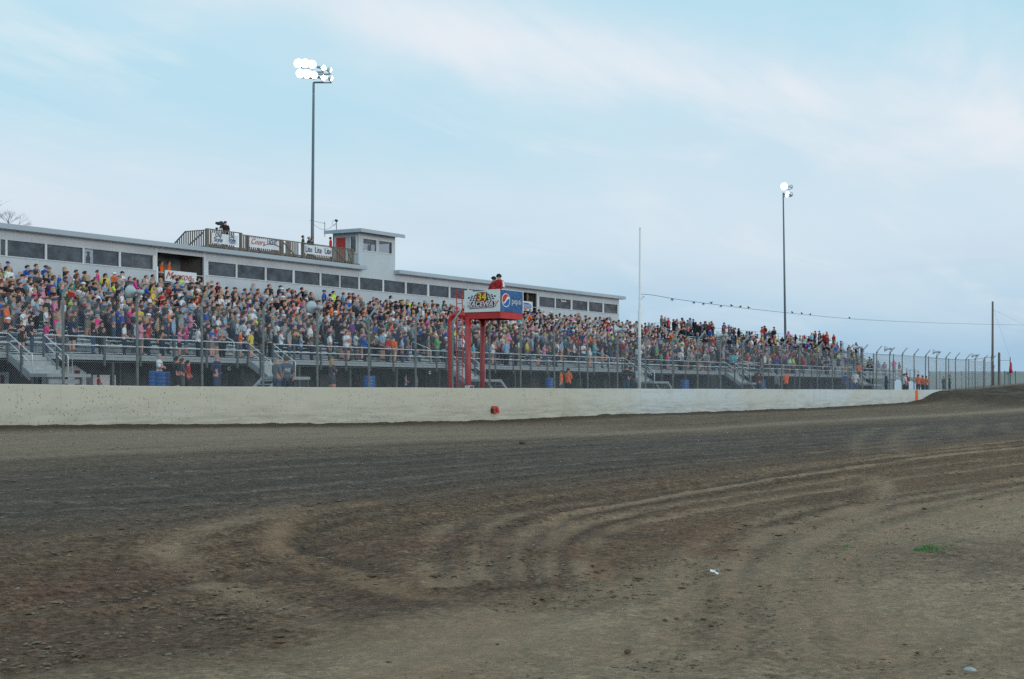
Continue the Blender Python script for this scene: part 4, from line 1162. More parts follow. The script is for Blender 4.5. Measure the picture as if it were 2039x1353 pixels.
# ------------------------------------------------------------ floodlight masts
def mast(x, ybase, ytop, v, label, lamps, r0, r1, yb):
    u = U(x, v); zt = Z(x, ytop, v)
    t = thing('floodlight_mast', label, 'light mast', (u, v, GZ), 'floodlight masts behind the stands')
    du = (U(x + yb, v) - u)
    mb = MB(); mb.tube([(u - du, v, GZ - .2), (u - du * .5, v, zt * .5), (u, v, zt)], [r0, (r0 + r1) / 2, r1], 10); mb.build('mast', M_mast, t, True)
    s = SC(x, v)
    rows = sorted(set(l[1] for l in lamps))
    for y in rows:
        xs = [l[0] for l in lamps if l[1] == y]
        mb = MB(); z = Z(x, y, v) - .28; o0, o1 = (min(xs + [x]) - x) / s, (max(xs + [x]) - x) / s
        mb.bar((u + o0 * ST, v - o0 * CT, z), (u + o1 * ST, v - o1 * CT, z), .09, .09); mb.build('cross_arm', M_mast, t)
    for lx, ly, lit, aim, r in lamps:
        o0 = (lx - x) / s; c = Vector((u + o0 * ST - .2, v - o0 * CT - .15, Z(x, ly, v))); a = Vector(aim).normalized()
        mb = MB(); prof = [(0, r), (-.12, r * .92), (-.28, r * .62), (-.38, r * .32), (-.40, 0)]
        mb.lathe(prof, c, a, 14); mb.lathe([(.0, r), (.02, r * 1.05), (-.13, r * .96), (-.30, r * .66), (-.41, r * .35), (-.42, 0)], c, a, 14)
        mb.lathe([(-.40, .10), (-.66, .10), (-.68, 0)], c, a, 8); f = mb.build('floodlight', M_lampoff, t, True)
        mb = MB(); mb.lathe([(-.03, r * .97), (.06, r * .6), (.09, 0)], c, a, 14); mb.build('lens', M_lamp if lit else mat('unlit_lens', (.75, .78, .8), .2, 0, .5, .05), f, True)
        mb = MB(); mb.tube([c - a * .5, (c.x + .2, c.y + .15, c.z - .28)], .03, 5); mb.build('bracket', M_mast, f)
cd = lambda u, v: (-u, -v, -20)
A1 = (-.75, -.62, -.22); A2 = (-.1, -.95, -.22); A3 = (.45, -.85, -.25)
mast(625, 475, 165, 75.0, 'tall floodlight mast with a dazzling lamp cluster behind the roof deck',
     [(595, 128, 1, A1, .33), (608, 128, 1, A1, .33), (622, 130, 1, A1, .31), (645, 137, 1, A2, .20), (659, 141, 1, A3, .18),
      (599, 148, 1, A1, .33), (612, 149, 1, A1, .33), (626, 151, 1, A1, .27), (645, 157, 1, A2, .22), (661, 158, 1, A3, .21)], .17, .09, 5)
mast(1560, 660, 384, 75.0, 'shorter-looking distant floodlight mast rising behind the far stand',
     [(1561, 372, 1, A1, .46), (1575, 373, 0, (.8, -.45, .0), .30), (1567, 388, 1, A2, .36), (1575, 388, 0, (.85, -.4, .05), .30)], .19, .09, -6)

# ------------------------------------------------------------ white pole, wire, pennants, birds
VW = 33.75
def whitepole():
    u = U(1274, VW); zt = Z(1275, 456, VW)
    t = thing('flagpole', 'tall tapering white-painted pole standing behind the track wall', 'pole', (u, VW, GZ))
    mb = MB(); mb.tube([(u - .02, VW, -.8), (u, VW, 4.0), (u + .03, VW, 4.05), (u + .05, VW, zt)], [.088, .075, .058, .04], 10); mb.build('shaft', M_white, t, True)
    mb = MB(); mb.lathe([(0, .045), (.04, .05), (.08, .0)], (u + .05, VW, zt), (0, 0, 1), 8); mb.build('cap', M_white, t)
    mb = MB(); mb.tube([(u, VW - .1, 4.6), (u + .2, VW - .12, 4.75), (u + .35, VW - .1, 4.7)], .014, 4); mb.build('hook', M_galv, t)
whitepole()
WIRE = [(1276,586),(1300,588),(1340,595),(1396,603),(1458,611),(1500,616),(1565,623),(1613,628),(1692,635),(1780,640),(1880,644),(1978,646.5),(2060,648),(2200,650)]
def wv_(x): return VW + .1 + (x - 1276) / 700 * 4.5
def wp(x, y): v = wv_(x); return Vector((U(x, v), v, Z(x, y, v)))
wpts = [wp(*p) for p in WIRE]
mb = MB(); mb.tube(smooth_pts([tuple(p) for p in wpts], 4), .014, 4)
o = mb.build('wire', M_dark, off=tuple(wpts[0] + Vector((0, 0, ZC)))); tag(o, 'thin wire strung from the white pole to the wooden pole', 'wire')
def wy(x): return float(np.interp(x, [p[0] for p in WIRE], [p[1] for p in WIRE]))
for i, (x, l) in enumerate(((1340, 'blue pennant hanging on the wire, nearest to the white pole'), (1383, 'blue pennant on the wire between the other two small ones, left of the birds'), (1402, 'blue pennant on the wire above the steep side rail'), (1437, 'pale blue pennant on the wire, last before the light mast'))):
    p = wp(x, wy(x)); mb = MB()
    mb.poly([p + Vector((-.16, 0, 0)), p + Vector((.17, .02, 0)), p + Vector((.10, .03, -.13)), p + Vector((-.02, .05, -.06)), p + Vector((-.22, .02, -.17))], .01, (0, 1, 0))
    o = mb.build('pennant', M_skyb, off=tuple(p + Vector((0, 0, ZC)))); tag(o, l, 'pennant', 'pennants on the wire')
BL = ['second dark bird from the left on the wire', 'third dark bird from the left on the wire', 'dark bird with raised tail just left of the right light mast', 'dark bird on the wire just right of the right light mast', 'dark bird on the wire, middle of the three right of the mast', 'dark bird with raised tail, last of the three right of the mast', 'lone dark bird far along the wire above the empty end of the stand', 'leftmost dark bird on the wire, between two blue pennants']
for x, l in zip((1457, 1475, 1491, 1578, 1597, 1614, 1692, 1417), BL):
    p = wp(x, wy(x)) + Vector((0, 0, .055)); s = random.choice((-1, 1))
    t = tag(bpy.data.objects.new('bird', None), l, 'bird', 'birds perched on the wire'); scene.collection.objects.link(t); t.location = p + Vector((0, 0, ZC))
    mb = MB(); mb.tube([p + Vector((-.15 * s, 0, .0)), p + Vector((-.07 * s, 0, .0)), p, p + Vector((.06 * s, 0, .03)), p + Vector((.10 * s, 0, .06)), p + Vector((.14 * s, 0, .055))], [.008, .03, .05, .04, .03, .005], 7); mb.build('body', M_dark, t, True)
    mb = MB(); mb.poly([p + Vector((-.12 * s, -.02, -.01)), p + Vector((-.12 * s, .02, -.01)), p + Vector((-.26 * s, .025, .03 * (i % 2))), p + Vector((-.26 * s, -.025, .03))], .008, (0, 0, 1)); mb.build('tail', M_dark, t)

def upole():
    v = 41.0; u = U(1977, v); zt = Z(1979, 601, v)
    t = thing('utility_pole', 'tall weathered wooden utility pole right of the far fence', 'utility pole', (u, v, -.2))
    mb = MB(); mb.tube([(u - .05, v, -.6), (u + .02, v, zt)], [.15, .10], 9); mb.build('shaft', M_pole, t, True)
    for (x, y), (x2, y2) in (((1979, 618), (2012, 712)), ((1979, 617), (2050, 652))):
        mb = MB(); mb.tube([(U(x, v), v, Z(x, y, v)), (U(x2, v), v, Z(x2, y2, v))], .008, 3); mb.build('guy_wire', M_wire, t)
    mb = MB(); mb.bar((u - .02, v - .1, 2.2), (u + .4, v - .1, 2.9), .07, .07); mb.bar((u - .02, v - .1, .3), (u - .35, v - .1, -.3), .05, .05); mb.build('brace', M_galv, t)
    v = 40.0; u = U(1990, v)
    t = thing('wooden_post', 'short dark wooden post with a side arm, right of the utility pole', 'post', (u, v, 0))
    mb = MB(); mb.tube([(u, v, -.2), (u, v, Z(1990, 704, v)), (u, v, Z(1990, 702, v))], [.15, .13, .07], 8); mb.build('shaft', M_pole, t)
    mb = MB(); mb.tube([(u, v, Z(1990, 718, v)), (U(2011, v), v, Z(2011, 718, v))], .03, 5); mb.build('arm', M_galv, t)
    u = U(2012, v)
    t = thing('corner_signal_post', 'slim post hung with a furled red flag at the far right', 'flag post', (u, v, 0))
    mb = MB(); mb.tube([(u, v, -.2), (u, v, Z(2012, 712, v))], .05, 6); mb.build('pole', M_galvd, t)
    mb = MB(); z0, z1 = Z(2012, 742, v), Z(2012, 721, v)
    mb.tube([(u - .15, v - .1, z1), (u - .12, v - .1, z1 - .25), (u - .25, v - .1, z0 + .35), (u - .1, v - .1, z0)], [.04, .13, .17, .22], 7); mb.build('furled_flag', M_redp, t, True)
    mb = MB(); mb.lathe([(-.08, 0), (-.08, .1), (.08, .1), (.08, 0)], (u + .17, v - .05, (z0 + z1) / 2), (0, 0, 1), 8); mb.build('bell', M_yel, t)
upole()

# low windscreen fence beyond the bank at the right
def lowfence():
    t = thing('windscreen_fence', 'long low fence with pale grey-green windscreen cloth behind the dirt bank', 'fence', (120, 60, -.4))
    D = 165.0
    def w(x, d=D): r = (x - 1019.5) / F * d; return d * CT + r * ST, d * ST - r * CT
    def zz(y, d=D): return (HOR - y) * d / F
    xs = [1850 + 21.5 * k for k in range(20)]
    for k, x in enumerate(xs):
        d = D + k * .6; u, v = w(x, d)
        mb = MB(); mb.tube([(u, v, -.8), (u, v, zz(739, d))], .055, 6); mb.build('fence_post', M_galvd, t)
        if k < len(xs) - 1:
            d2 = D + (k + 1) * .6; u2, v2 = w(xs[k + 1], d2)
            mb = MB(); mb.bar((u, v, zz(741, d)), (u2, v2, zz(741, d2)), .07, .07); mb.build('top_rail', M_galvd, t)
            mb = MB(); mb.bar((u, v, zz(764, d)), (u2, v2, zz(764, d2)), .02, zz(742, d) - zz(786, d)); mb.build('windscreen_panel', M_screen, t)
lowfence()
def farscreen():
    # pale netting wall further off that whitens the sky behind the fence posts
    D = 190.0
    t = thing('tall_netting', 'tall pale debris netting stretched far behind the catch fence', 'netting', (140, 90, 0))
    def w(x, d): r = (x - 1019.5) / F * d; return d * CT + r * ST, d * ST - r * CT
    P = [(1740, 706), (1780, 707), (1850, 712), (1890, 716), (1930, 717), (1962, 713), (1975, 711)]
    t_ = MT('fine_netting'); out = t_.t.nodes['Material Output']; tr = t_.n('ShaderNodeBsdfTransparent'); mx = t_.n('ShaderNodeMixShader'); mx.inputs[0].default_value = .32
    t_.col((.52, .60, .66)); t_.l(tr.outputs[0], mx.inputs[1]); t_.l(t_.b.outputs[0], mx.inputs[2]); t_.l(mx.outputs[0], out.inputs[0])
    mb = MB()
    d0 = 160
    for i, (x, y) in enumerate(P):
        d = d0; u, v = w(x, d); zt = (HOR - y) * d / F
        mb.v += [(u, v, -.6), (u, v, zt)]
        if i: o = 2 * i; mb.f.append((o - 2, o, o + 1, o - 1)); mb.mi.append(0)
        pb = MB(); pb.tube([(u, v + .05, -.6), (u, v + .05, zt + .1)], .05, 5); pb.build('net_post', M_galvd, t)
    mb.build('net', t_.m, t)
    mb = MB(); mb.tube([(mb2[0], mb2[1], mb2[2]) for mb2 in [(*w(x, d0), (HOR - y) * d0 / F) for x, y in P]], .03, 4); mb.build('top_cable', M_wire, t)
farscreen()

# bare tree behind the press box at far left
def baretree():
    v = 92.0; u = U(2, v); t = thing('bare_tree', 'leafless tree whose twigs show above the press box roof at far left', 'tree', (u, v, GZ))
    z0 = Z(2, 478, v); mb = MB(); mb.tube([(u, v, GZ - .3), (u + .1, v, z0 * .6), (u + .05, v, z0)], [.35, .28, .16], 8); mb.build('trunk', M_tree, t, True)
    mb = MB(); r2 = random.Random(5)
    def br(p, d, l, r, n):
        q = p + d * l * .5 + Vector((r2.gauss(0, .04), r2.gauss(0, .04), r2.gauss(0, .03))) * l; e = q + (d + Vector((0, 0, .12))).normalized() * l * .5
        mb.tube([p, q, e], [r, r * .8, r * .6], 4, cap=False)
        if n <= 0: return
        for _ in range(3 if n > 2 else 3):
            nd = (d + Vector((r2.gauss(0, .55), r2.gauss(0, .4), r2.gauss(.05, .35)))).normalized()
            br(q + (e - q) * r2.random(), nd, l * r2.uniform(.6, .8), r * .55, n - 1)
    for a, up in ((-1.2, .9), (-.5, 1.3), (.3, 1.0), (.9, .6), (1.5, .3)):
        br(Vector((u, v, z0 - .5 * r2.random())), Vector((a, r2.gauss(0, .4), up)).normalized(), 1.25, .05, 5)
    mb.build('crown', M_tree, t)
baretree()

# ------------------------------------------------------------ blue barrels
BARR = [(311, 739, 47, 'blue plastic barrel under the arm-crossed man, left one of the pair'), (325, 741, 46.6, 'blue plastic barrel, right one of the pair in front of the man in white'),
        (736, 749, 47, 'blue plastic barrel beneath the deck, left of the red flag stand'), (1096, 753, 47, 'blue plastic barrel beside the two men in orange'),
        (1364, 757, 46, 'blue plastic barrel under the deck right of the white pole'), (1517, 757, 46, 'blue plastic barrel under the far stand by the landing rail'),
        (1698, 759, 46, 'blue plastic barrel near the far right stair')]
def barrel(x, y, v, label):
    u = U(x, v); h = .90; zt = Z(x, y, v)
    t = thing('barrel', label, 'barrel', (u, v, zt - h), 'blue barrels under the stands')
    mb = MB(); r = .30; prof = [(0, 0), (0, r * .93), (.03, r)]
    for k in range(5): z = .1 + .16 * k; prof += [(z, r), (z + .03, r * 1.04), (z + .06, r)]
    prof += [(h - .03, r), (h, r * .93), (h - .01, r * .86), (h - .03, r * .85), (h - .03, 0)]
    mb.lathe(prof, (u, v, zt - h), (0, 0, 1), 18); mb.build('drum', M_bluebar, t, True)
    mb = MB(); mb.lathe([(0, r * 1.05), (.03, r * 1.05), (.03, r * .9)], (u, v, zt - .06), (0, 0, 1), 18); mb.build('rim', M_bluebar, t)
for b_ in BARR: barrel(*b_)

# ------------------------------------------------------------ red flag stand
def flagstand():
    v0, v1 = 32.10, 33.80
    u0, u1 = U(997, v0), U(1041, v0)
    zt, zb = Z(997, 576, v0), Z(997, 620.5, v0)
    t = thing('flag_stand', 'red starter stand on posts with signboard sides, overlooking the track wall', 'flag stand', (u0, v1, GZ))
    # floor and red beams
    mb = MB(); mb.box(u0 + .02, u1 - .02, v0 + .02, v1 - .02, zb - .12, zb - .04); mb.build('floor', M_under, t)
    bz0, bz1 = zb - .27, zb + .0
    for a in (((u0, u1, v0, v0 + .06)), ((u0, u1, v1 - .06, v1)), ((u0, u0 + .06, v0 + .061, v1 - .061)), ((u1 - .06, u1, v0 + .061, v1 - .061))):
        mb = MB(); mb.box(*a, bz0, bz1); mb.build('edge_beam', M_red, t)
    mb = MB()
    for k in range(3): mb.bar((u0 + .07, v0 + .4 + .45 * k, bz0 + .08), (u1 - .07, v0 + .4 + .45 * k, bz0 + .08), .08, .12)
    mb.build('floor_joist', M_dark, t)
    pz = GZ - .3
    for x, vv, r in ((925, v1, .125), (957, v1 - .05, .105)):
        u = U(x, vv) if x > 930 else u0 + .08
        mb = MB(); mb.tube([(u, vv - .1, pz), (u, vv - .1, bz0 + .02)], r, 12); mb.build('column', M_red, t, True)
    # bent pipe
    vv = 34.55; u = u0 + .02
    mb = MB(); zz_ = Z(897, 628, vv); pts = [(u, vv, pz), (u, vv, zz_ - .28)]
    for k in range(1, 6): q = math.pi / 2 * k / 5; pts.append((u, vv - .28 * (1 - math.cos(q)), zz_ - .28 + .28 * math.sin(q)))
    pts.append((u, v1 - .02, zz_)); mb.tube(pts, .10, 12); mb.build('bent_pipe', M_red, t, True)
    # ladder
    la, lb = (u0 - .02, v1 + .12), (u0 + .02, v1 + .42)
    mb = MB(); lt = Z(911, 577, 34)
    for (x, y) in (la, lb): mb.tube([(x, y, pz + .3), (x, y, lt)], .02, 6)
    mb.build('ladder_rail', M_red, t)
    z = .0
    while z < lt:
        mb = MB(); mb.tube([(la[0], la[1], z), (lb[0], lb[1], z)], .014, 5); mb.build('ladder_rung', M_red, t); z += .3
    # galvanised ladder cage bars below
    mb = MB()
    for k in range(3): mb.tube([(u0 + .15 + .12 * k, v1 + .5, pz), (u0 + .15 + .12 * k, v1 + .5, 2.1)], .014, 4)
    for k in range(8): mb.tube([(u0 + .1, v1 + .5, .2 + .27 * k), (u0 + .45, v1 + .5, .2 + .27 * k)], .012, 4)
    mb.build('rear_ladder', M_galv, t)
    # railing posts
    for x, y in ((u0 + .03, v0 + .03), (u1 - .03, v0 + .03), (u0 + .03, v1 - .03), (u1 - .03, v1 - .03)):
        mb = MB(); mb.box(x - .025, x + .025, y - .025, y + .025, bz1, zt - .01); mb.build('corner_post', M_white, t)
    mb = MB(); mb.box(u1 - .04, u1 - .01, v0 + .06, v1 - .06, zb + .02, zt - .03); mb.box(u0 + .06, u1 - .06, v1 - .04, v1 - .01, zb + .02, zt - .25); mb.build('side_panel', M_whitep, t)
    # --- left face signboard (faces -X), with a cut-out at its top
    X = u0 - .03
    def P(a, b, off=0.0): # a: 0 at the back (left in the photo) .. 1 at the corner; b: 0 bottom .. 1 top
        return (X - off, v1 + (v0 - v1) * a, zb + (zt - zb) * b)
    def face(pts, m, off, nm, par, th=.006):
        mb = MB(); mb.poly([P(a, b, off) for a, b in pts], th, (-1, 0, 0)); return mb.build(nm, m, par)
    sb = face([(0, 0), (1, 0), (1, 1.0), (.60, 1.0), (.58, .93), (.24, .93), (.22, 1.0), (0, 1.0)], M_whitep, 0, 'signboard', t, .02)
    # checkered flags
    def flag(c, ex, ey, name):
        mbk, mbw = MB(), MB(); n, m_ = 6, 5
        for i in range(n):
            for j in range(m_):
                def q(s, r_):
                    wob = .02 * math.sin(s * 5)
                    return (c[0] + ex[0] * s + ey[0] * r_, c[1] + ex[1] * s + ey[1] * r_ + wob)
                pts = [q(i / n, j / m_), q((i + 1) / n, j / m_), q((i + 1) / n, (j + 1) / m_), q(i / n, (j + 1) / m_)]
                (mbk if (i + j) % 2 == 0 else mbw).poly([P(a_, b_, .022) for a_, b_ in pts], .004, (-1, 0, 0))
        mbk.build(name, M_black, sb); mbw.build(name, M_banner, sb)
    flag((.10, .66), (.27, .17), (.13, -.27), 'checkered_flag')
    flag((.90, .70), (-.27, .15), (-.13, -.27), 'checkered_flag')
    # shield
    sh = [(.36, .80), (.40, .85), (.50, .87), (.61, .85), (.645, .80), (.64, .70), (.66, .62), (.62, .50), (.60, .47), (.40, .47), (.37, .50), (.35, .62), (.37, .70)]
    face([(.5 + (a - .5) * 1.10, .66 + (b - .66) * 1.10) for a, b in sh], M_black, .030, 'shield_edge', sb)
    face(sh, M_redp, .037, 'shield', sb)
    W = v0 - v1; Hh = zt - zb
    def let(txt, a, b, size, m, off, sq=1.0, **kw):
        p = P(a, b, off); return lettering(txt, size, p, (0, -1, 0), (0, 0, 1), m, sb, depth=.004, squash=sq, **kw)
    let('34', .505, .66, .46, M_black, .044, 1.0, bold=.06, shear=.1); let('34', .50, .665, .44, M_yel, .050, 1.0, bold=.02, shear=.1)
    face([(.15, .15), (.84, .18), (.86, .46), (.60, .46), (.22, .44)], M_black, .028, 'lettering_plate', sb)
    let('RACEWAY', .51, .345, .29, M_redp, .036, 1.02, bold=.05, shear=.25); let('RACEWAY', .505, .35, .285, M_banner, .042, 1.02, bold=.02, shear=.25)
    let('BURLINGTON  IOWA', .505, .215, .115, M_banner, .036, .98, bold=.02)
    # --- front face banner (faces the track)
    Y = v0 - .03
    def Q(a, b, off=0.0): return (u0 + (u1 - u0) * a, Y - off, zb + (zt - zb) * b)
    mb = MB(); mb.poly([Q(0, 0), Q(1, 0), Q(1, 1), Q(0, 1)], .02, (0, 1, 0)); fb = mb.build('front_banner', M_bluevinyl, t)
    mb = MB(); mb.poly([Q(0, .975, .002), Q(1, .975, .002), Q(1, 1.0, .002), Q(0, 1.0, .002)], .01, (0, -1, 0)); mb.poly([Q(.97, 0, .002), Q(1, 0, .002), Q(1, .97, .002), Q(.97, .97, .002)], .01, (0, -1, 0)); mb.build('banner_hem', M_banner, fb)
    cx, cy = .21, .52; rx, ry = .185, .31
    def disc(rx, ry, m, off, f=None, nm='globe'):
        pts = [(cx + rx * math.cos(k * math.pi / 18), cy + ry * math.sin(k * math.pi / 18)) for k in range(36)]
        mb = MB(); mb.poly([Q(a, b, off) for a, b in pts], .003, (0, -1, 0)); mb.build(nm, m, fb)
    disc(rx, ry, M_banner, .004, nm='globe_ring'); disc(rx * .86, ry * .88, mat('globe_blue', (.01, .12, .38), .5), .009)
    def wedge(fa, fb_, m, off, nm):
        top = []; n = 24
        a0, a1 = fa
        for k in range(n + 1):
            q = R(a0 + (a1 - a0) * k / n); top.append((cx + rx * .86 * math.cos(q), cy + ry * .88 * math.sin(q)))
        p0, p1 = top[-1], top[0]; low = []
        for k in range(1, 10):
            s = k / 10; low.append((p0[0] + (p1[0] - p0[0]) * s, p0[1] + (p1[1] - p0[1]) * s + fb_ * math.sin(2 * math.pi * s)))
        mb = MB(); mb.poly([Q(a, b, off) for a, b in top + low], .003, (0, -1, 0)); mb.build(nm, m, fb)
    wedge((12, 212), -.05, M_banner, .013, 'globe_wave'); wedge((38, 200), -.06, mat('globe_red', (.55, .03, .04), .5), .017, 'globe_cap')
    lettering('pepsi', .36, Q(.685, .50, .006), (1, 0, 0), (0, 0, 1), M_banner, fb, depth=.004, bold=-.006, squash=1.02)
    return (u0, u1, v0, v1, zt, zb)
FS = flagstand()
# small white speaker/box row at the foot of the stand
u = U(935, 33.4); t = thing('crate', 'low white crate with dark gaps on the wall between the red posts', 'crate', (u, 33.4, .0))
mb = MB(); w_ = .17
mb.box(u - .18, u + .2, 33.3, 33.5, .08, .24); mb.build('body', M_white, t)
for k in range(3):
    mb = MB(); mb.box(u - .12 + .1 * k, u - .06 + .1 * k, 33.28, 33.298, .12, .22); mb.build('gap', M_black, t)
# ------------------------------------------------------------ people
def m_cloth(name, attr, rough=.85, printed=False, geo=False):
    t = MT(name).set(rough, 0, .2)
    at = t.n('ShaderNodeAttribute', attribute_name=attr, attribute_type='GEOMETRY' if geo else 'OBJECT')
    k = at.outputs['Color']
    if printed:
        oi = t.n('ShaderNodeObjectInfo'); sp = t.n('ShaderNodeSeparateXYZ'); t.l(t.c.outputs['Object'], sp.inputs[0])
        ex = t.math('MULTIPLY', sp.outputs[0], 7.5); ez = t.math('MULTIPLY', t.math('SUBTRACT', sp.outputs[2], 1.26), 12.0)
        d = t.math('ADD', t.math('MULTIPLY', ex, ex), t.math('MULTIPLY', ez, ez))
        ns = t.noise(22, 3, .6, stretch=(1, .1, 2))
        msk = t.math('MULTIPLY', t.math('LESS_THAN', d, 1.0), t.math('GREATER_THAN', ns, .50))
        pa = t.n('ShaderNodeAttribute', attribute_name='print_amount', attribute_type='OBJECT')
        k = t.mix(t.math('MULTIPLY', msk, pa.outputs['Fac']), k, (.5, .5, .5))
    f = t.noise(9, 3, .6)
    k = t.mix(1.0, k, t.mix(t.rng(f, .3, .7, 0, 1), (.72, .72, .74), (1.12, 1.12, 1.1)), 'MULTIPLY')
    t.col(k); t.bump(t.noise(14, 2, .6), .5, .02)
    return t.m
M_shirt = m_cloth('shirt_cloth', 'shirt_colour', printed=True); M_pants = m_cloth('trouser_cloth', 'trouser_colour')
M_skin = m_cloth('skin', 'skin_colour', .6); M_shoe = m_cloth('shoe', 'shoe_colour', .7); M_hair = m_cloth('hair', 'hair_colour', .7)
M_crowd = m_cloth('crowd_cloth', 'cloth', geo=True)
BM = [M_shirt, M_pants, M_skin, M_shoe]

def pose_joints(kind, sitting=False):
    """returns joints {name:(pos, radius)} and bones; body faces -Y, feet at z=0"""
    J = {}
    if not sitting:
        J.update(pel=((0, .01, .96), .135), waist=((0, .0, 1.10), .125), chest=((0, .0, 1.30), .15), neckb=((0, .01, 1.47), .075), neck=((0, 0, 1.54), .056),
                 chin=((0, -.015, 1.60), .074), head=((0, -.012, 1.67), .088), crown=((0, .0, 1.715), .068), nose=((0, -.098, 1.645), .016))
        for s, n in ((-1, 'R'), (1, 'L')):
            J['hip' + n] = ((.085 * s, .01, .86), .095); J['knee' + n] = ((.10 * s, -.01, .49), .062); J['ank' + n] = ((.105 * s, .02, .10), .045)
            J['toe' + n] = ((.12 * s, -.13, .035), .036)
        dz = 0; 
    else:
        J.update(pel=((0, .05, .52), .14), waist=((0, .04, .66), .13), chest=((0, .01, .86), .15), neckb=((0, .0, 1.03), .075), neck=((0, -.02, 1.10), .056),
                 chin=((0, -.035, 1.16), .074), head=((0, -.03, 1.23), .088), crown=((0, -.02, 1.275), .068), nose=((0, -.118, 1.205), .016))
        for s, n in ((-1, 'R'), (1, 'L')):
            J['hip' + n] = ((.09 * s, -.06, .50), .095); J['knee' + n] = ((.12 * s, -.42, .49), .065); J['ank' + n] = ((.12 * s, -.40, .09), .045)
            J['toe' + n] = ((.13 * s, -.55, .035), .036)
        dz = -.44
    def arm(s, n, el, wr, ha):
        J['sh' + n] = ((.175 * s, .01, 1.43 + dz), .062)
        J['el' + n] = ((el[0] * s, el[1], el[2] + dz), .045); J['wr' + n] = ((wr[0] * s, wr[1], wr[2] + dz), .032); J['ha' + n] = ((ha[0] * s, ha[1], ha[2] + dz), .036)
    down = ((.235, .03, 1.15), (.235, -.03, .92), (.225, -.06, .82))
    cross = ((.235, -.05, 1.17), (.02, -.20, 1.19), (-.07, -.205, 1.21))
    heart = ((.255, -.07, 1.20), (.03, -.19, 1.28), (-.07, -.185, 1.31))
    clasp = ((.225, .0, 1.15), (.06, -.17, 1.02), (.0, -.19, .98))
    hips = ((.31, .06, 1.17), (.20, -.03, 1.03), (.15, -.05, 1.02))
    phone = ((.26, -.14, 1.27), (.12, -.30, 1.46), (.09, -.33, 1.53))
    back = ((.24, .10, 1.17), (.08, .18, 1.04), (.0, .19, 1.01))
    pick = {'arms at the sides': (down, down), 'arms crossed': (cross, (cross[0], (.02, -.235, 1.15), (-.08, -.235, 1.13))), 'hand on heart': (heart, down), 'hands clasped': (clasp, clasp),
            'hands on hips': (hips, hips), 'raised phone': (phone, (clasp[0], clasp[1], clasp[2])), 'hands behind back': (back, back)}[kind]
    arm(-1, 'R', *pick[0]); arm(1, 'L', *pick[1])
    B = [('pel', 'waist'), ('waist', 'chest'), ('chest', 'neckb'), ('neckb', 'neck'), ('neck', 'chin'), ('chin', 'head'), ('head', 'crown'), ('head', 'nose')]
    for n in 'RL':
        B += [('pel', 'hip' + n), ('hip' + n, 'knee' + n), ('knee' + n, 'ank' + n), ('ank' + n, 'toe' + n), ('neckb', 'sh' + n), ('sh' + n, 'el' + n), ('el' + n, 'wr' + n), ('wr' + n, 'ha' + n)]
    return J, B
def body_arrays(kind, dress, sitting, sub):
    J, B = pose_joints(kind, sitting)
    names = list(J); bm = bmesh.new(); lay = bm.verts.layers.skin.verify(); vs = {}
    for n in names:
        v = bm.verts.new(J[n][0]); r = J[n][1] * (1.0 if n in ('nose',) else 1.14 if n in ('chin', 'head', 'crown') else 1.36)
        v[lay].radius = (r, r); v[lay].use_root = (n == 'pel'); vs[n] = v
    for a, b in B: bm.edges.new((vs[a], vs[b]))
    me = bpy.data.meshes.new('b'); bm.to_mesh(me); bm.free()
    ob = bpy.data.objects.new('b', me); scene.collection.objects.link(ob)
    m = ob.modifiers.new('s', 'SKIN'); m.branch_smoothing = .6; m.use_smooth_shade = True
    if sub:
        m2 = ob.modifiers.new('u', 'SUBSURF'); m2.levels = sub; m2.render_levels = sub
    dg = bpy.context.evaluated_depsgraph_get(); ev = ob.evaluated_get(dg).to_mesh()
    V = np.array([v.co[:] for v in ev.vertices]); Fs = [tuple(p.vertices) for p in ev.polygons]
    bpy.data.objects.remove(ob, do_unlink=True); bpy.data.meshes.remove(me)
    # flatten the trunk front to back, widen the shoulders a touch
    top = 1.45 if not sitting else 1.01; bot = .80 if not sitting else .50
    zz = V[:, 2]; tr = (zz > bot) & (zz < top + .03) & (np.abs(V[:, 0]) < .20) & (np.abs(V[:, 1]) < .17)
    V[tr, 1] *= .78; V[tr, 0] *= 1.12
    seg = []
    cls = {'pel': 1}
    def side(a, b): 
        k = a[:-1] if a[-1] in 'RL' else a; l = b[:-1] if b[-1] in 'RL' else b
        if l in ('waist', 'chest', 'neckb', 'sh'): return 0
        if l in ('neck', 'chin', 'head', 'crown', 'nose'): return 2
        if l == 'hip': return 1
        if l == 'knee': return 1
        if l == 'ank': return 2 if dress == 'shorts' or dress == 'dress' else 1
        if l == 'toe': return 3
        if l == 'el': return 0
        if l == 'wr': return 0 if dress == 'jacket' else 2
        return 2
    for a, b in B: seg.append((np.array(J[a][0]), np.array(J[b][0]), side(a, b), b))
    mi = []
    for f in Fs:
        c = V[list(f)].mean(0); best = 9e9; k = 0; tt = 0; bn = ''
        for p, q, s, nm in seg:
            d = q - p; t = max(0, min(1, float(((c - p) @ d) / (d @ d)))); e = float(np.linalg.norm(c - p - t * d)) 
            if e < best: best = e; k = s; tt = t; bn = nm
        if bn == 'waist' and tt < .25: k = 1 if dress != 'dress' else 0
        if bn.startswith('hip') and c[2] > (.93 if not sitting else .56): k = 0
        if bn.startswith('knee') and dress == 'shorts' and tt > .75: k = 2
        if dress == 'dress' and (bn.startswith('hip') or (bn.startswith('knee') and tt < .55)): k = 0
        elif dress == 'dress' and bn.startswith('knee'): k = 2
        if bn.startswith('toe') and tt < .1: k = 1 if dress in ('jeans', 'jacket') else 2
        mi.append(k)
    if dress == 'dress':
        w = (V[:, 2] > .55) & (V[:, 2] < .98); V[w, 0] *= 1.18; V[w, 1] *= 1.35
    return V, Fs, mi
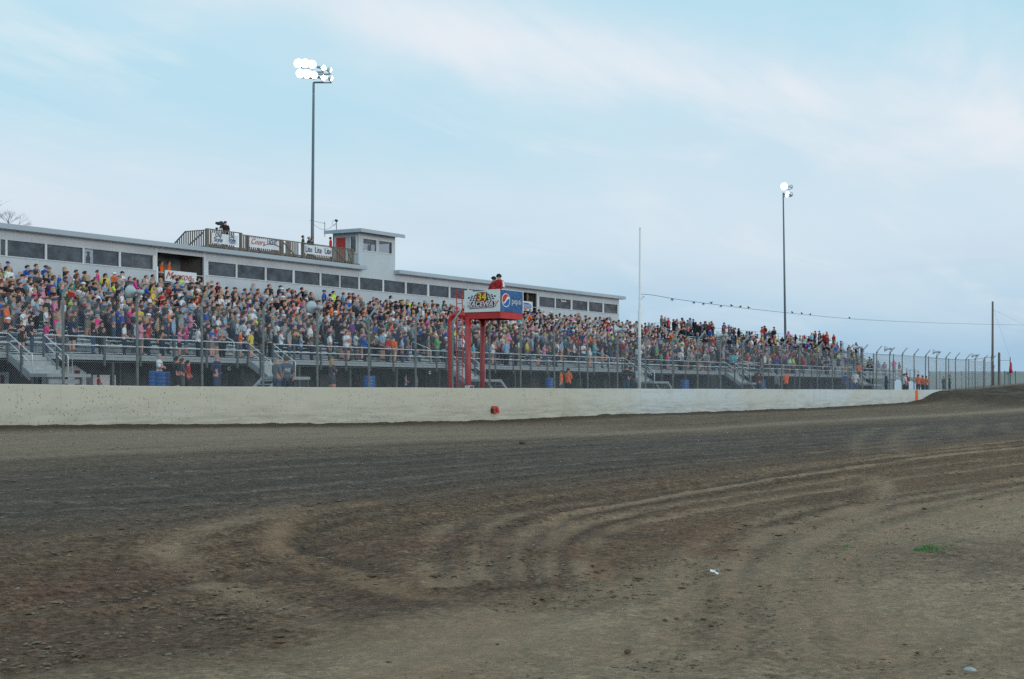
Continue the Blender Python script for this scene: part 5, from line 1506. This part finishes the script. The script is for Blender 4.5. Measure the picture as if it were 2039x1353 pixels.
def hair_arrays(style):
    V = []; Fs = []
    c = np.array((0, .008, 1.675)); n = 12
    rows = {'short hair': [(-.15, .0), (.1, 0), (.45, 0), (.8, 0), (1.2, 0), (1.45, 0)], 'long hair': [(-2.6, 0), (-1.6, 0), (-.7, 0), (0, 0), (.5, 0), (.9, 0), (1.3, 0)], 'cap': [(.0, 0), (.3, 0), (.7, 0), (1.1, 0), (1.4, 0)]}[style]
    for e, _ in rows:
        for k in range(n):
            a = 2 * math.pi * k / n; fx, fy = math.cos(a), math.sin(a)
            if e >= 0 or style == 'short hair':
                r = .117 * math.cos(max(e, 0)); z = .112 * math.sin(e) if e > 0 else e * .35
            else: r = .115 * (1 - .04 * e * .2) ; z = e * .095
            y = fy * r * 1.08; x = fx * r * .92
            if fy < 0 and e < .75:    # keep the face clear
                if style != 'cap':
                    y *= .35 if e < .3 else .72
                    if e < .3: x *= 1.0
            if style == 'long hair' and e < -.5: y = y * .6 + .035
            V.append(c + np.array((x, y, z)))
    m = len(rows)
    for i in range(m - 1):
        for k in range(n): Fs.append((i * n + k, i * n + (k + 1) % n, (i + 1) * n + (k + 1) % n, (i + 1) * n + k))
    V.append(c + np.array((0, 0, .116))); t = len(V) - 1
    for k in range(n): Fs.append(((m - 1) * n + k, (m - 1) * n + (k + 1) % n, t))
    if style == 'cap':
        o = len(V)
        for k in range(7):
            a = math.pi * (1.12 + .76 * k / 6)
            V.append(c + np.array((math.cos(a) * .098, math.sin(a) * .100, .012))); V.append(c + np.array((math.cos(a) * .092, -.10 - .085 * math.sin(math.pi * k / 6) - .0, .0)))
        for k in range(6): Fs.append((o + 2 * k, o + 2 * k + 1, o + 2 * k + 3, o + 2 * k + 2))
    return np.array(V), Fs
POSES = ['arms at the sides', 'arms crossed', 'hand on heart', 'hands clasped', 'hands on hips', 'raised phone', 'hands behind back']
PW = [.20, .20, .26, .16, .06, .04, .08]
BODY = {}; HAIR = {}; LOW = {}
def mk_mesh(name, V, Fs, mats, mi=None):
    me = bpy.data.meshes.new(name); me.from_pydata(V.tolist(), [], Fs)
    for m in mats: me.materials.append(m)
    if mi is not None: me.polygons.foreach_set('material_index', mi)
    me.polygons.foreach_set('use_smooth', [True] * len(me.polygons)); me.update(); return me
def get_body(p, d, sit):
    k = (p, d, sit)
    if k not in BODY:
        V, Fs, mi = body_arrays(p, d, sit, 1); BODY[k] = mk_mesh('person_body', V, Fs, BM, mi)
    return BODY[k]
def get_hair(s):
    if s not in HAIR:
        V, Fs = hair_arrays(s); HAIR[s] = mk_mesh('hair', V, Fs, [M_hair])
    return HAIR[s]

SH = {'black': (.026, .029, .036), 'charcoal': (.075, .085, .10), 'navy': (.03, .05, .12), 'white': (.76, .80, .84), 'light grey': (.32, .35, .38), 'grey': (.16, .18, .20), 'red': (.48, .03, .035), 'maroon': (.16, .02, .035),
      'bright orange': (.90, .16, .03), 'royal blue': (.03, .12, .45), 'light blue': (.28, .44, .62), 'pink': (.72, .25, .42), 'hot pink': (.78, .06, .28), 'purple': (.17, .07, .30), 'green': (.12, .45, .16), 'lime': (.55, .85, .08), 'dark green': (.03, .10, .06),
      'turquoise': (.08, .50, .58), 'yellow': (.72, .60, .08), 'tan': (.40, .33, .25), 'slate blue': (.09, .14, .20), 'olive': (.10, .10, .06), 'teal': (.03, .30, .32)}
SN = ['black', 'charcoal', 'navy', 'white', 'light grey', 'grey', 'red', 'maroon', 'bright orange', 'royal blue', 'light blue', 'pink', 'hot pink', 'purple', 'green', 'lime', 'dark green', 'turquoise', 'yellow', 'tan', 'slate blue', 'olive', 'teal']
SW = [.165, .09, .085, .20, .10, .09, .042, .024, .017, .062, .095, .034, .014, .014, .008, .010, .012, .007, .009, .02, .08, .012, .008]
PANT = {'jeans': (.05, .085, .15), 'dark jeans': (.025, .035, .06), 'black trousers': (.015, .016, .018), 'khaki shorts': (.26, .22, .16), 'denim shorts': (.08, .12, .19), 'dark shorts': (.03, .03, .035), 'grey trousers': (.12, .13, .14)}
HC = {'dark': (.035, .028, .026), 'brown': (.10, .062, .042), 'blond': (.42, .30, .14), 'grey': (.30, .30, .30), 'reddish': (.16, .06, .025)}
SKIN = [(.56, .29, .23), (.62, .35, .28), (.50, .24, .19), (.55, .31, .26), (.30, .16, .11)]
def rnd_look(r):
    d = {}
    d['shirt'] = r.choices(SN, SW)[0]; d['pose'] = r.choices(POSES, PW)[0]
    d['pant'] = r.choices(list(PANT), [.34, .24, .12, .08, .08, .08, .06])[0]
    d['hair'] = r.choices(['short hair', 'long hair', 'cap', 'bald'], [.56, .24, .12, .08])[0]
    d['hc'] = r.choices(list(HC), [.30, .34, .14, .16, .06])[0]
    if d['hair'] == 'cap': d['hc'] = r.choice(['black', 'white', 'charcoal', 'navy', 'grey'])
    d['skin'] = r.choices(SKIN, [.3, .3, .2, .17, .03])[0]
    d['jacket'] = r.random() < .15
    d['scale'] = r.uniform(.96, 1.08) * (.94 if d['hair'] == 'long hair' else 1)
    d['rot'] = R(r.gauss(32, 24)); d['fat'] = r.uniform(1.02, 1.28); d['sit'] = False; d['print'] = 1.0 if r.random() < .35 else 0.0
    return d
def dress_of(d):
    if d.get('dress'): return d['dress']
    return 'shorts' if 'shorts' in d['pant'] else ('jacket' if d['jacket'] else 'jeans')
def hcol(d): return SH[d['hc']] if d['hair'] == 'cap' else HC[d['hc']]
def person(loc, d, label, group):
    o = bpy.data.objects.new('person', get_body(d['pose'], dress_of(d), d['sit'])); scene.collection.objects.link(o)
    o.location = (loc[0], loc[1], loc[2] + ZC); o.rotation_euler = (0, 0, d['rot']); s = d['scale']; ft = d.get('fat', 1.0); o.scale = (s * ft, s * ft, s)
    tag(o, label, 'person', group)
    o['shirt_colour'] = list(SH[d['shirt']]); o['trouser_colour'] = list(PANT[d['pant']]); o['skin_colour'] = list(d['skin']); o['shoe_colour'] = [.05, .05, .055]; o['print_amount'] = d['print']
    if d['hair'] != 'bald':
        h = bpy.data.objects.new('cap' if d['hair'] == 'cap' else 'hair', get_hair(d['hair'])); scene.collection.objects.link(h); h.parent = o
        h['hair_colour'] = list(hcol(d))
        if d['sit']: h.location = (0, -.018, -.44)
    return o

# --- who stands where: notable spectators read off the photo (head position, shirt), then the crowd fills in
NOTE = [(16,521,'black'),(73,526,'grey'),(72,538,'white'),(92,529,'royal blue'),(108,549,'turquoise'),(130,532,'black'),(195,538,'hot pink'),(211,545,'yellow'),(228,545,'bright orange'),(238,549,'light grey'),(70,573,'hot pink'),(86,573,'pink'),(107,594,'hot pink'),(104,570,'royal blue'),(141,596,'lime'),(214,588,'red'),(185,579,'pink'),(292,551,'white'),(305,549,'royal blue'),
 (3,600,'royal blue'),(14,608,'bright orange'),(26,613,'light blue'),(61,610,'black'),(92,613,'white'),(116,625,'hot pink'),(149,625,'charcoal'),(186,639,'black'),(203,641,'black'),(194,614,'slate blue'),(248,642,'white'),(281,644,'pink'),(293,630,'red'),(314,628,'tan'),(323,647,'black'),(93,641,'hot pink'),(43,641,'black'),(64,639,'black'),(335,621,'bright orange'),(220,605,'light blue'),
 (361,546,'lime'),(347,548,'white'),(396,542,'black'),(383,545,'light grey'),(393,585,'red'),(402,561,'white'),(337,619,'red'),(380,601,'light blue'),(395,651,'white'),(358,654,'pink'),(371,644,'hot pink'),(423,653,'royal blue'),(443,650,'light grey'),(479,659,'bright orange'),(501,660,'yellow'),(519,643,'grey'),(551,642,'white'),(560,657,'white'),(621,663,'olive'),(600,668,'light blue'),(585,589,'red'),(489,575,'purple'),(537,564,'black'),(559,567,'black'),(646,578,'royal blue'),(665,580,'lime'),(655,592,'light grey'),
 (745,589,'bright orange'),(779,583,'white'),(813,601,'lime'),(822,607,'bright orange'),(862,598,'hot pink'),(885,595,'green'),(726,616,'bright orange'),(785,595,'red'),(804,625,'red'),(754,601,'yellow'),(748,662,'white'),(764,657,'white'),(772,671,'red'),(783,672,'bright orange'),(801,671,'light blue'),(727,669,'royal blue'),(686,657,'white'),(871,672,'green'),(749,640,'royal blue'),(878,619,'green'),(942,685,'turquoise'),(887,657,'royal blue'),
 (984,679,'bright orange'),(1001,679,'red'),(997,642,'red'),(1050,681,'yellow'),(1084,683,'pink'),(908,652,'lime'),(930,650,'royal blue'),(1026,683,'charcoal'),(1121,642,'bright orange'),(1083,648,'red'),(1125,673,'teal'),(1220,669,'lime'),(1211,650,'hot pink'),(1247,652,'red'),(1257,654,'white'),(1296,675,'light blue'),(1356,683,'lime'),(1379,692,'bright orange'),(1330,704,'hot pink'),(1317,704,'green'),(1308,690,'green'),(1384,678,'lime'),(1395,690,'bright orange'),
 (1561,700,'pink'),(1579,713,'lime'),(1600,712,'red'),(1670,703,'lime'),(1647,683,'red'),(1632,655,'hot pink'),(1647,662,'bright orange'),(1470,673,'yellow'),(1517,673,'red'),(1577,700,'red'),(1386,640,'black'),(1406,641,'charcoal')]
rr = random.Random(77)
spots = []   # (u, v, z, look, row)
occ = {}
def block(u): return 1 if u < 138.5 else 2
for x, y, c in NOTE:
    best = None
    for i in list(range(-1, 15)):
        v = 56.55 if i < 0 else rowv(i) + .12; u = U(x, v); z = ZD if i < 0 else rowz(i, block(u))
        if i >= ROWS[block(u)]: continue
        yy = PY(u, v, z + 1.72); e = abs(yy - y)
        if best is None or e < best[0]: best = (e, i, u, v, z)
    e, i, u, v, z = best
    if any(abs(u - w) < .42 for w in occ.get(i, [])): continue
    d = rnd_look(rr); d['shirt'] = c; d['scale'] = min(1.06, max(.86, d['scale'] if e < 2 else (Z(x, y, v) - z) / 1.77))
    if c == 'lime': d['jacket'] = False
    occ.setdefault(i, []).append(u); spots.append((u, v, z, d, i))
def free(i, u, m=.52): return all(abs(u - w) > m for w in occ.get(i, []))
for i in range(15):
    u = 44.0 + rr.random()
    while u < 193:
        b = block(u); u += rr.uniform(.56, .82)
        if i >= ROWS[b] or 137.3 < u < 139.7: continue
        if any(abs(u - s) < .72 for s in STAIRS) and rr.random() < .85: continue
        if b == 1:
            p = {0: .34, 1: .52, 2: .74}.get(i, .93)
            if i == 14: p = .55
            if i == 13: p = .80
            if u > 120 and i < 2: p *= .7
            # quiet pockets with bare benches
            hole = vnoise(np.array([u * .22]), np.array([i * .5]), 300)[0]
            if i < 4 and hole > .12: p *= .25
        else:
            f = max(0, 1 - (u - 139) / 52)
            p = .10 + .38 * f
            if i < 5: p *= .75
            if i == 13: p *= .8
            hole = vnoise(np.array([u * .16]), np.array([i * .33]), 310)[0]
            p *= .25 if hole > .02 else 1.25
            if i in (3, 4, 5): p *= .6
        if rr.random() > p or not free(i, u): continue
        d = rnd_look(rr)
        if rr.random() < (.03 if b == 1 else .16): d['sit'] = True
        if b == 2 and rr.random() < .45: d['shirt'] = rr.choice(['black', 'maroon', 'charcoal', 'red', 'slate blue', 'black', 'grey'])
        if rr.random() < .06: d['scale'] *= rr.uniform(.62, .8)
        occ.setdefault(i, []).append(u)
        v = rowv(i) + (.12 + rr.gauss(0, .03)); z = rowz(i, b)
        if d['sit']: v = rowv(i) + .33
        spots.append((u, v, z, d, i))
for k in range(26):    # a few along the walkway rail
    u = rr.uniform(46, 194)
    if free(-1, u, .6) and not any(abs(u - s) < .9 for s in STAIRS):
        occ.setdefault(-1, []).append(u); spots.append((u, 56.4 + rr.random() * .5, ZD, rnd_look(rr), -1))
spots.sort(key=lambda s: -(CT * (VP - PX(s[0], s[1])) / s[1]))
seen = [s for s in spots if PX(s[0], s[1]) > -12]
ORD = ['first', 'second', 'third', 'fourth', 'fifth', 'sixth', 'seventh', 'eighth', 'ninth', 'tenth', 'eleventh', 'twelfth', 'thirteenth', 'fourteenth', 'fifteenth', 'sixteenth', 'seventeenth', 'eighteenth']
PXP = [PX(u, VF) for u in UP]
def where(x):
    if x < 14: return 'at the very left edge'
    if x < 60: return 'just right of the left edge'
    for k, p in enumerate(PXP):
        if x < p:
            if k == 0: return 'just left of the first fence post'
            if x - PXP[k - 1] < p - x: return 'just right of the %s fence post' % ORD[k - 1]
            return 'just left of the %s fence post' % ORD[k]
    return 'at the far right'
used = set()
def mklabel(d, i, x):
    who = 'child' if d['scale'] < .82 else 'person'
    row = 'walkway' if i < 0 else '%s row' % ORD[i]
    pose = 'seated' if d['sit'] else d['pose'].replace('arms at the sides', 'arms down').replace('hands behind back', 'hands behind')
    return '%s in %s, %s, %s, %s' % (who, d['shirt'], pose, row, where(x))
N_IND = 262
for s in seen[:N_IND]:
    u, v, z, d, i = s; x = PX(u, v); k = 0
    fixed = any(abs(x - n[0]) < 3 and d['shirt'] == n[2] for n in NOTE)
    while True:
        l = mklabel(d, i, x)
        if l not in used: break
        k += 1
        e = rnd_look(rr); d['pose'] = e['pose']
        if not fixed or k > 12: d['shirt'] = e['shirt']
    used.add(l)
    if len(l.split()) <= 13 and d['hair'] == 'cap': pass
    person((u, v, z), d, l, 'spectators in the grandstand')

# the rest of the crowd, beyond the three hundred that show largest: one mass
def crowd():
    VV, FF, CC = [], [], []; off = 0
    hairs = {s: hair_arrays(s) for s in ('short hair', 'long hair', 'cap')}
    cache = {}
    for u, v, z, d, i in seen[N_IND:]:
        dr = dress_of(d); key = (d['pose'], dr, d['sit'])
        if key not in cache:
            V, Fs, mi = body_arrays(*key, 0)
            cache[key] = (V, Fs, mi)
        V, Fs, mi = cache[key]
        cols = [SH[d['shirt']], PANT[d['pant']], d['skin'], (.04, .04, .045)]
        parts = [(V, Fs, [cols[m] for m in mi])]
        if d['hair'] != 'bald':
            hV, hF = hairs[d['hair']]
            parts.append((hV + (np.array((0, -.018, -.44)) if d['sit'] else 0), hF, [hcol(d)] * len(hF)))
        c, s_ = math.cos(d['rot']), math.sin(d['rot']); sc = d['scale']; ft = d.get('fat', 1.0)
        for P, Q, K in parts:
            X = (P[:, 0] * c - P[:, 1] * s_) * sc * ft + u; Y = (P[:, 0] * s_ + P[:, 1] * c) * sc * ft + v; Zq = P[:, 2] * sc + z + ZC
            VV.append(np.stack([X, Y, Zq], 1)); FF.extend([tuple(q + off for q in f) for f in Q]); CC.extend(K); off += len(P)
    V = np.concatenate(VV); me = bpy.data.meshes.new('distant_crowd'); me.from_pydata(V.tolist(), [], FF)
    ca = me.attributes.new('cloth', 'FLOAT_COLOR', 'CORNER'); arr = []
    for f, k in zip(FF, CC): arr.extend([k[0], k[1], k[2], 1.0] * len(f))
    ca.data.foreach_set('color', arr); me.materials.append(M_crowd)
    me.polygons.foreach_set('use_smooth', [True] * len(FF)); me.update()
    o = bpy.data.objects.new('distant_crowd', me); scene.collection.objects.link(o)
    tag(o, 'packed mass of standing spectators filling the stands towards the right', 'crowd', kind='stuff')
    print('crowd', len(seen), 'faces', len(FF))
crowd()

# --- people on the ground, in the press box, on the roof and on the flag stand
def gp(x, yhead, v, label, shirt, pant='jeans', pose='arms at the sides', hair='short hair', hc='brown', rot=38, scale=None, jacket=False, dress=None, ground=None, fat=1.0, group='people standing behind the track wall', prt=0.0):
    u = U(x, v); zh = Z(x, yhead, v); s = scale or 1.0; z = zh - 1.785 * s
    if ground is not None: z = ground; s = (zh - z) / 1.785
    d = dict(shirt=shirt, pant=pant, pose=pose, hair=hair, hc=hc, rot=R(rot), scale=s, skin=SKIN[0], jacket=jacket, sit=False, dress=dress, fat=fat)
    d['print'] = prt
    return person((u, v, z), d, label, group)
GROUND = -.45
gp(318, 704.5, 47.6, 'man in white shirt with crossed arms standing behind two blue barrels', 'white', 'jeans', 'arms crossed', 'short hair', 'grey', 30, ground=-.12, fat=1.12)
gp(353, 710, 45.5, 'boy in black shirt with yellow side stripe, left of a group of three', 'black', 'dark shorts', 'hands clasped', 'short hair', 'dark', 60, ground=-.3)
gp(364, 713, 46.2, 'person in charcoal shirt in the middle of the three youths', 'charcoal', 'grey trousers', 'arms crossed', 'short hair', 'brown', 50, ground=-.3)
gp(375, 717.5, 45.2, 'youth in red jersey, rightmost of the group of three', 'red', 'dark shorts', 'hands clasped', 'short hair', 'dark', 55, ground=-.3, prt=1.0)
gp(433, 706, 44.5, 'grey-haired man in navy shirt and jeans standing alone behind the wall', 'navy', 'jeans', 'hands on hips', 'short hair', 'grey', 15, ground=-.30, jacket=True, fat=1.15)
gp(552, 711, 38.0, 'bald man in grey shirt and light jeans, left of the pair', 'grey', 'jeans', 'hands clasped', 'bald', 'grey', 75, ground=-.48, fat=1.08)
gp(571, 709, 38.3, 'man with back turned in dark blue shirt, right of the pair', 'slate blue', 'dark jeans', 'arms at the sides', 'short hair', 'brown', 150, ground=-.48, fat=1.12, prt=1.0)
gp(662, 714.5, 40.0, 'blond woman in a short charcoal dress standing alone', 'charcoal', 'dark shorts', 'hand on heart', 'long hair', 'blond', 60, ground=-.35, dress='dress')
gp(1118, 737, 42.5, 'man in bright orange shirt and light trousers, left of two', 'bright orange', 'jeans', 'arms at the sides', 'short hair', 'brown', 200, ground=-.42)
gp(1132, 733, 42.5, 'man in bright orange shirt and black trousers, right of two', 'bright orange', 'black trousers', 'arms crossed', 'short hair', 'dark', 80, ground=-.42)
gp(1248, 727, 42.0, 'person in black top and jeans beside the tall white pole', 'black', 'jeans', 'hands clasped', 'short hair', 'brown', 90, ground=-.42)
gp(1256, 730, 42.4, 'second person in dark jacket half hidden next to the white pole', 'black', 'dark jeans', 'arms crossed', 'short hair', 'dark', 100, ground=-.42, jacket=True)
gp(1511, 741, 45.0, 'person in maroon top beside a blue barrel, below the far stand', 'maroon', 'dark jeans', 'hands clasped', 'short hair', 'dark', 60, ground=-.42)
gp(1548, 742, 45.0, 'person in light grey shirt under the far stand', 'light grey', 'dark jeans', 'arms at the sides', 'cap', 'navy', 60, ground=-.42)
gp(1566, 739, 44.0, 'man in bright orange shirt alone below the right light mast', 'bright orange', 'black trousers', 'arms crossed', 'short hair', 'brown', 160, ground=-.42)
gp(1684, 742, 45.0, 'person in royal blue shirt near the last blue barrel', 'royal blue', 'denim shorts', 'arms at the sides', 'short hair', 'brown', 60, ground=-.42)
gp(1704, 738, 45.0, 'person in white shirt right of the last blue barrel', 'white', 'jeans', 'arms at the sides', 'short hair', 'grey', 100, ground=-.42)
gp(1711, 724, 50.0, 'person in orange vest climbing the far right stair', 'bright orange', 'dark jeans', 'arms crossed', 'short hair', 'dark', 120, scale=1.0)
gp(1765, 742, 46.0, 'person in dark jacket standing in front of the last stand legs', 'navy', 'dark jeans', 'hands clasped', 'short hair', 'grey', 30, ground=-.42, jacket=True)
gp(1801, 744, 45.0, 'person in white shirt beside one in red at the stand end', 'white', 'dark jeans', 'arms at the sides', 'short hair', 'brown', 60, ground=-.42)
gp(1806, 743, 45.5, 'person in red shirt behind the white-shirted one at the stand end', 'red', 'dark jeans', 'arms crossed', 'short hair', 'brown', 60, ground=-.42)
gp(1829, 746, 42.0, 'person in bright orange vest, leftmost of the orange group at far right', 'bright orange', 'dark jeans', 'arms crossed', 'short hair', 'dark', 90, ground=-.3)
gp(1838, 748, 42.0, 'person in bright orange vest, middle of the orange group at far right', 'bright orange', 'dark jeans', 'arms at the sides', 'short hair', 'brown', 60, ground=-.3)
gp(1845, 749, 42.2, 'person in bright orange vest, rightmost of the orange group at far right', 'bright orange', 'dark jeans', 'arms crossed', 'short hair', 'dark', 60, ground=-.3)
gp(1880, 749, 42.0, 'person in grey by the low fence, left of the one in dark green', 'grey', 'grey trousers', 'arms at the sides', 'short hair', 'grey', 60, ground=-.2)
gp(1891, 747, 42.0, 'person in dark green jacket with white chest print by the low fence', 'dark green', 'dark jeans', 'hands clasped', 'short hair', 'dark', 20, ground=-.2, jacket=True, prt=1.0)
gp(197, 747, 57.5, 'person in red standing under the stand before the low white booth', 'red', 'dark jeans', 'arms crossed', 'short hair', 'dark', 30, ground=-.45, scale=.95)
gp(808, 744, 58.0, 'person in light blue under the deck left of the white square sign', 'light blue', 'dark jeans', 'arms crossed', 'short hair', 'dark', 30, ground=-.45)
gp(830, 746, 58.5, 'person in white under the deck beside the white square sign', 'white', 'dark jeans', 'arms at the sides', 'cap', 'black', 30, ground=-.45)
# press box opening
gp(322, 519, VB + 1.0, 'left of two people in orange shirts in the press box opening', 'bright orange', 'grey trousers', 'hands clasped', 'short hair', 'brown', 30, ground=6.45, group='people on the press box')
gp(337, 519, VB + .9, 'right of two people in orange shirts in the press box opening', 'bright orange', 'black trousers', 'arms at the sides', 'short hair', 'brown', 30, ground=6.45, group='people on the press box')
gp(1051, 586, VB + .9, 'person in black standing in the right press box opening', 'black', 'black trousers', 'hands clasped', 'bald', 'grey', 10, ground=6.45, group='people on the press box', prt=1.0)
# roof
gp(604, 469, VB + .3, 'person in dark green leaning on the roof rail beside the light mast', 'dark green', 'jeans', 'arms crossed', 'short hair', 'dark', 30, group='people on the roof deck')
gp(616, 471.5, VB + .3, 'person in grey at the roof rail in front of the light mast', 'charcoal', 'jeans', 'hands clasped', 'short hair', 'grey', 60, group='people on the roof deck', fat=1.15)
gp(621, 474, VB + 1.0, 'second person close behind the one in grey at the light mast', 'navy', 'jeans', 'arms at the sides', 'short hair', 'brown', 60, group='people on the roof deck')
gp(659, 472, VB + .4, 'person in red jacket with white band beside the red tower door', 'red', 'jeans', 'arms at the sides', 'short hair', 'dark', 30, jacket=True, group='people on the roof deck', prt=1.0)
op = gp(449, 440.5, VB + .5, 'camera operator in black with headset behind a video camera on the roof', 'black', 'black trousers', 'raised phone', 'cap', 'black', -50, jacket=True, group='people on the roof deck', fat=1.15)
def camera_rig():
    v = VB + .25; u = U(440, v); z = Z(440, 446, v)
    t = thing('video_camera', 'black video camera on a tripod in front of the roof operator', 'video camera', (u, v, ROOFZ))
    mb = MB(); mb.box(u - .28, u + .22, v - .1, v + .1, z - .10, z + .10); mb.build('body', M_dark, t)
    mb = MB(); mb.lathe([(0, .07), (.2, .09), (.2, 0)], (u - .28, v, z), (-1, -.2, 0), 10); mb.build('lens', M_dark, t)
    mb = MB(); mb.box(u - .05, u + .15, v - .05, v + .05, z + .10, z + .17); mb.build('viewfinder', M_dark, t)
    for a in (0, 2.1, 4.2):
        mb = MB(); mb.tube([(u, v, z - .1), (u + .4 * math.cos(a), v + .4 * math.sin(a), ROOFZ + .1)], .02, 5); mb.build('leg', M_dark, t)
    u2 = U(432, v); z2 = Z(432, 457, v)
    mb = MB(); mb.tube([(u, v, z - .15), ((u + u2) / 2, v, z - .3), (u2, v, z2)], .015, 4); mb.lathe([(-.12, .05), (.1, .09), (.1, 0)], (u2, v, z2), (-.4, -.3, .8), 8); mb.build('microphone_arm', M_dark, t)
camera_rig()
# people dimly seen through the press box glass
INT = [(176, 502, 'grey'), (352, 999, 'tan')]
DARK = [(127,'yellow'),(150,'charcoal'),(455,'charcoal'),(505,'light grey'),(548,'charcoal'),(600,'grey'),(625,'tan'),(665,'white'),(684,'charcoal'),(823,'grey'),(838,'grey'),(868,'grey'),(905,'charcoal'),(1030,'charcoal'),(1188,'grey')]
gp(176, 501, VB + 2.6, 'dark figure against the bright opening behind the press box glass', 'charcoal', 'black trousers', 'arms at the sides', 'cap', 'black', 30, scale=1.0, group='people inside the press box')
for x, c in DARK:
    v = VB + 1.2; y = PY(U(x, v), v, 8.25)
    gp(x, y, v, 'dim figure in %s seated behind the glass, %s' % (c, where(x)), c, 'black trousers', 'hands clasped', 'short hair', 'brown', 20, scale=.95, group='people inside the press box')
# flag stand crew
us0, us1, vs0, vs1, szt, szb = FS
for x, y, v, l, r in ((984, 550.5, 33.0, 'starter in red and white jacket with headset, left one on the flag stand', 60), (994, 545.5, 32.6, 'starter in red and white jacket with headset, right one on the flag stand', 80)):
    o = gp(x, y, v, l, 'red', 'black trousers', 'hands behind back', 'cap', 'black', r, scale=1.0, jacket=True, group='starters on the flag stand', fat=1.1)
    o.location.z = szb - .04 + ZC; s_ = (Z(x, y, v) - (szb - .04)) / 1.785; o.scale = (s_ * 1.1, s_ * 1.1, s_)
    mb = MB(); mb.lathe([(-.115, 0), (-.115, .045), (-.085, .05), (-.085, 0)], (0, 0, 0), (1, 0, 0), 8); mb.lathe([(.085, 0), (.085, .05), (.115, .045), (.115, 0)], (0, 0, 0), (1, 0, 0), 8)
    mb.tube([(-.10 * math.cos(k * math.pi / 8), 0, .118 * math.sin(k * math.pi / 8)) for k in range(9)], .012, 4)
    me = mb.mesh('headset', M_dark, (0, 0, ZC)); h = bpy.data.objects.new('headset', me); scene.collection.objects.link(h); h.parent = o; h.location = (0, 0, 1.665)
    for sx in (-1, 1):
        mb = MB(); mb.tube([(.20 * sx, 0, 1.42), (.265 * sx, .03, 1.16)], .066, 8)
        me = mb.mesh('white_sleeve', M_white, (0, 0, ZC)); h = bpy.data.objects.new('white_sleeve', me); scene.collection.objects.link(h); h.parent = o
print('objects', len(scene.objects), 'tris', sum(len(o.data.polygons) for o in scene.objects if o.type == 'MESH' and o.data.name not in ()) )
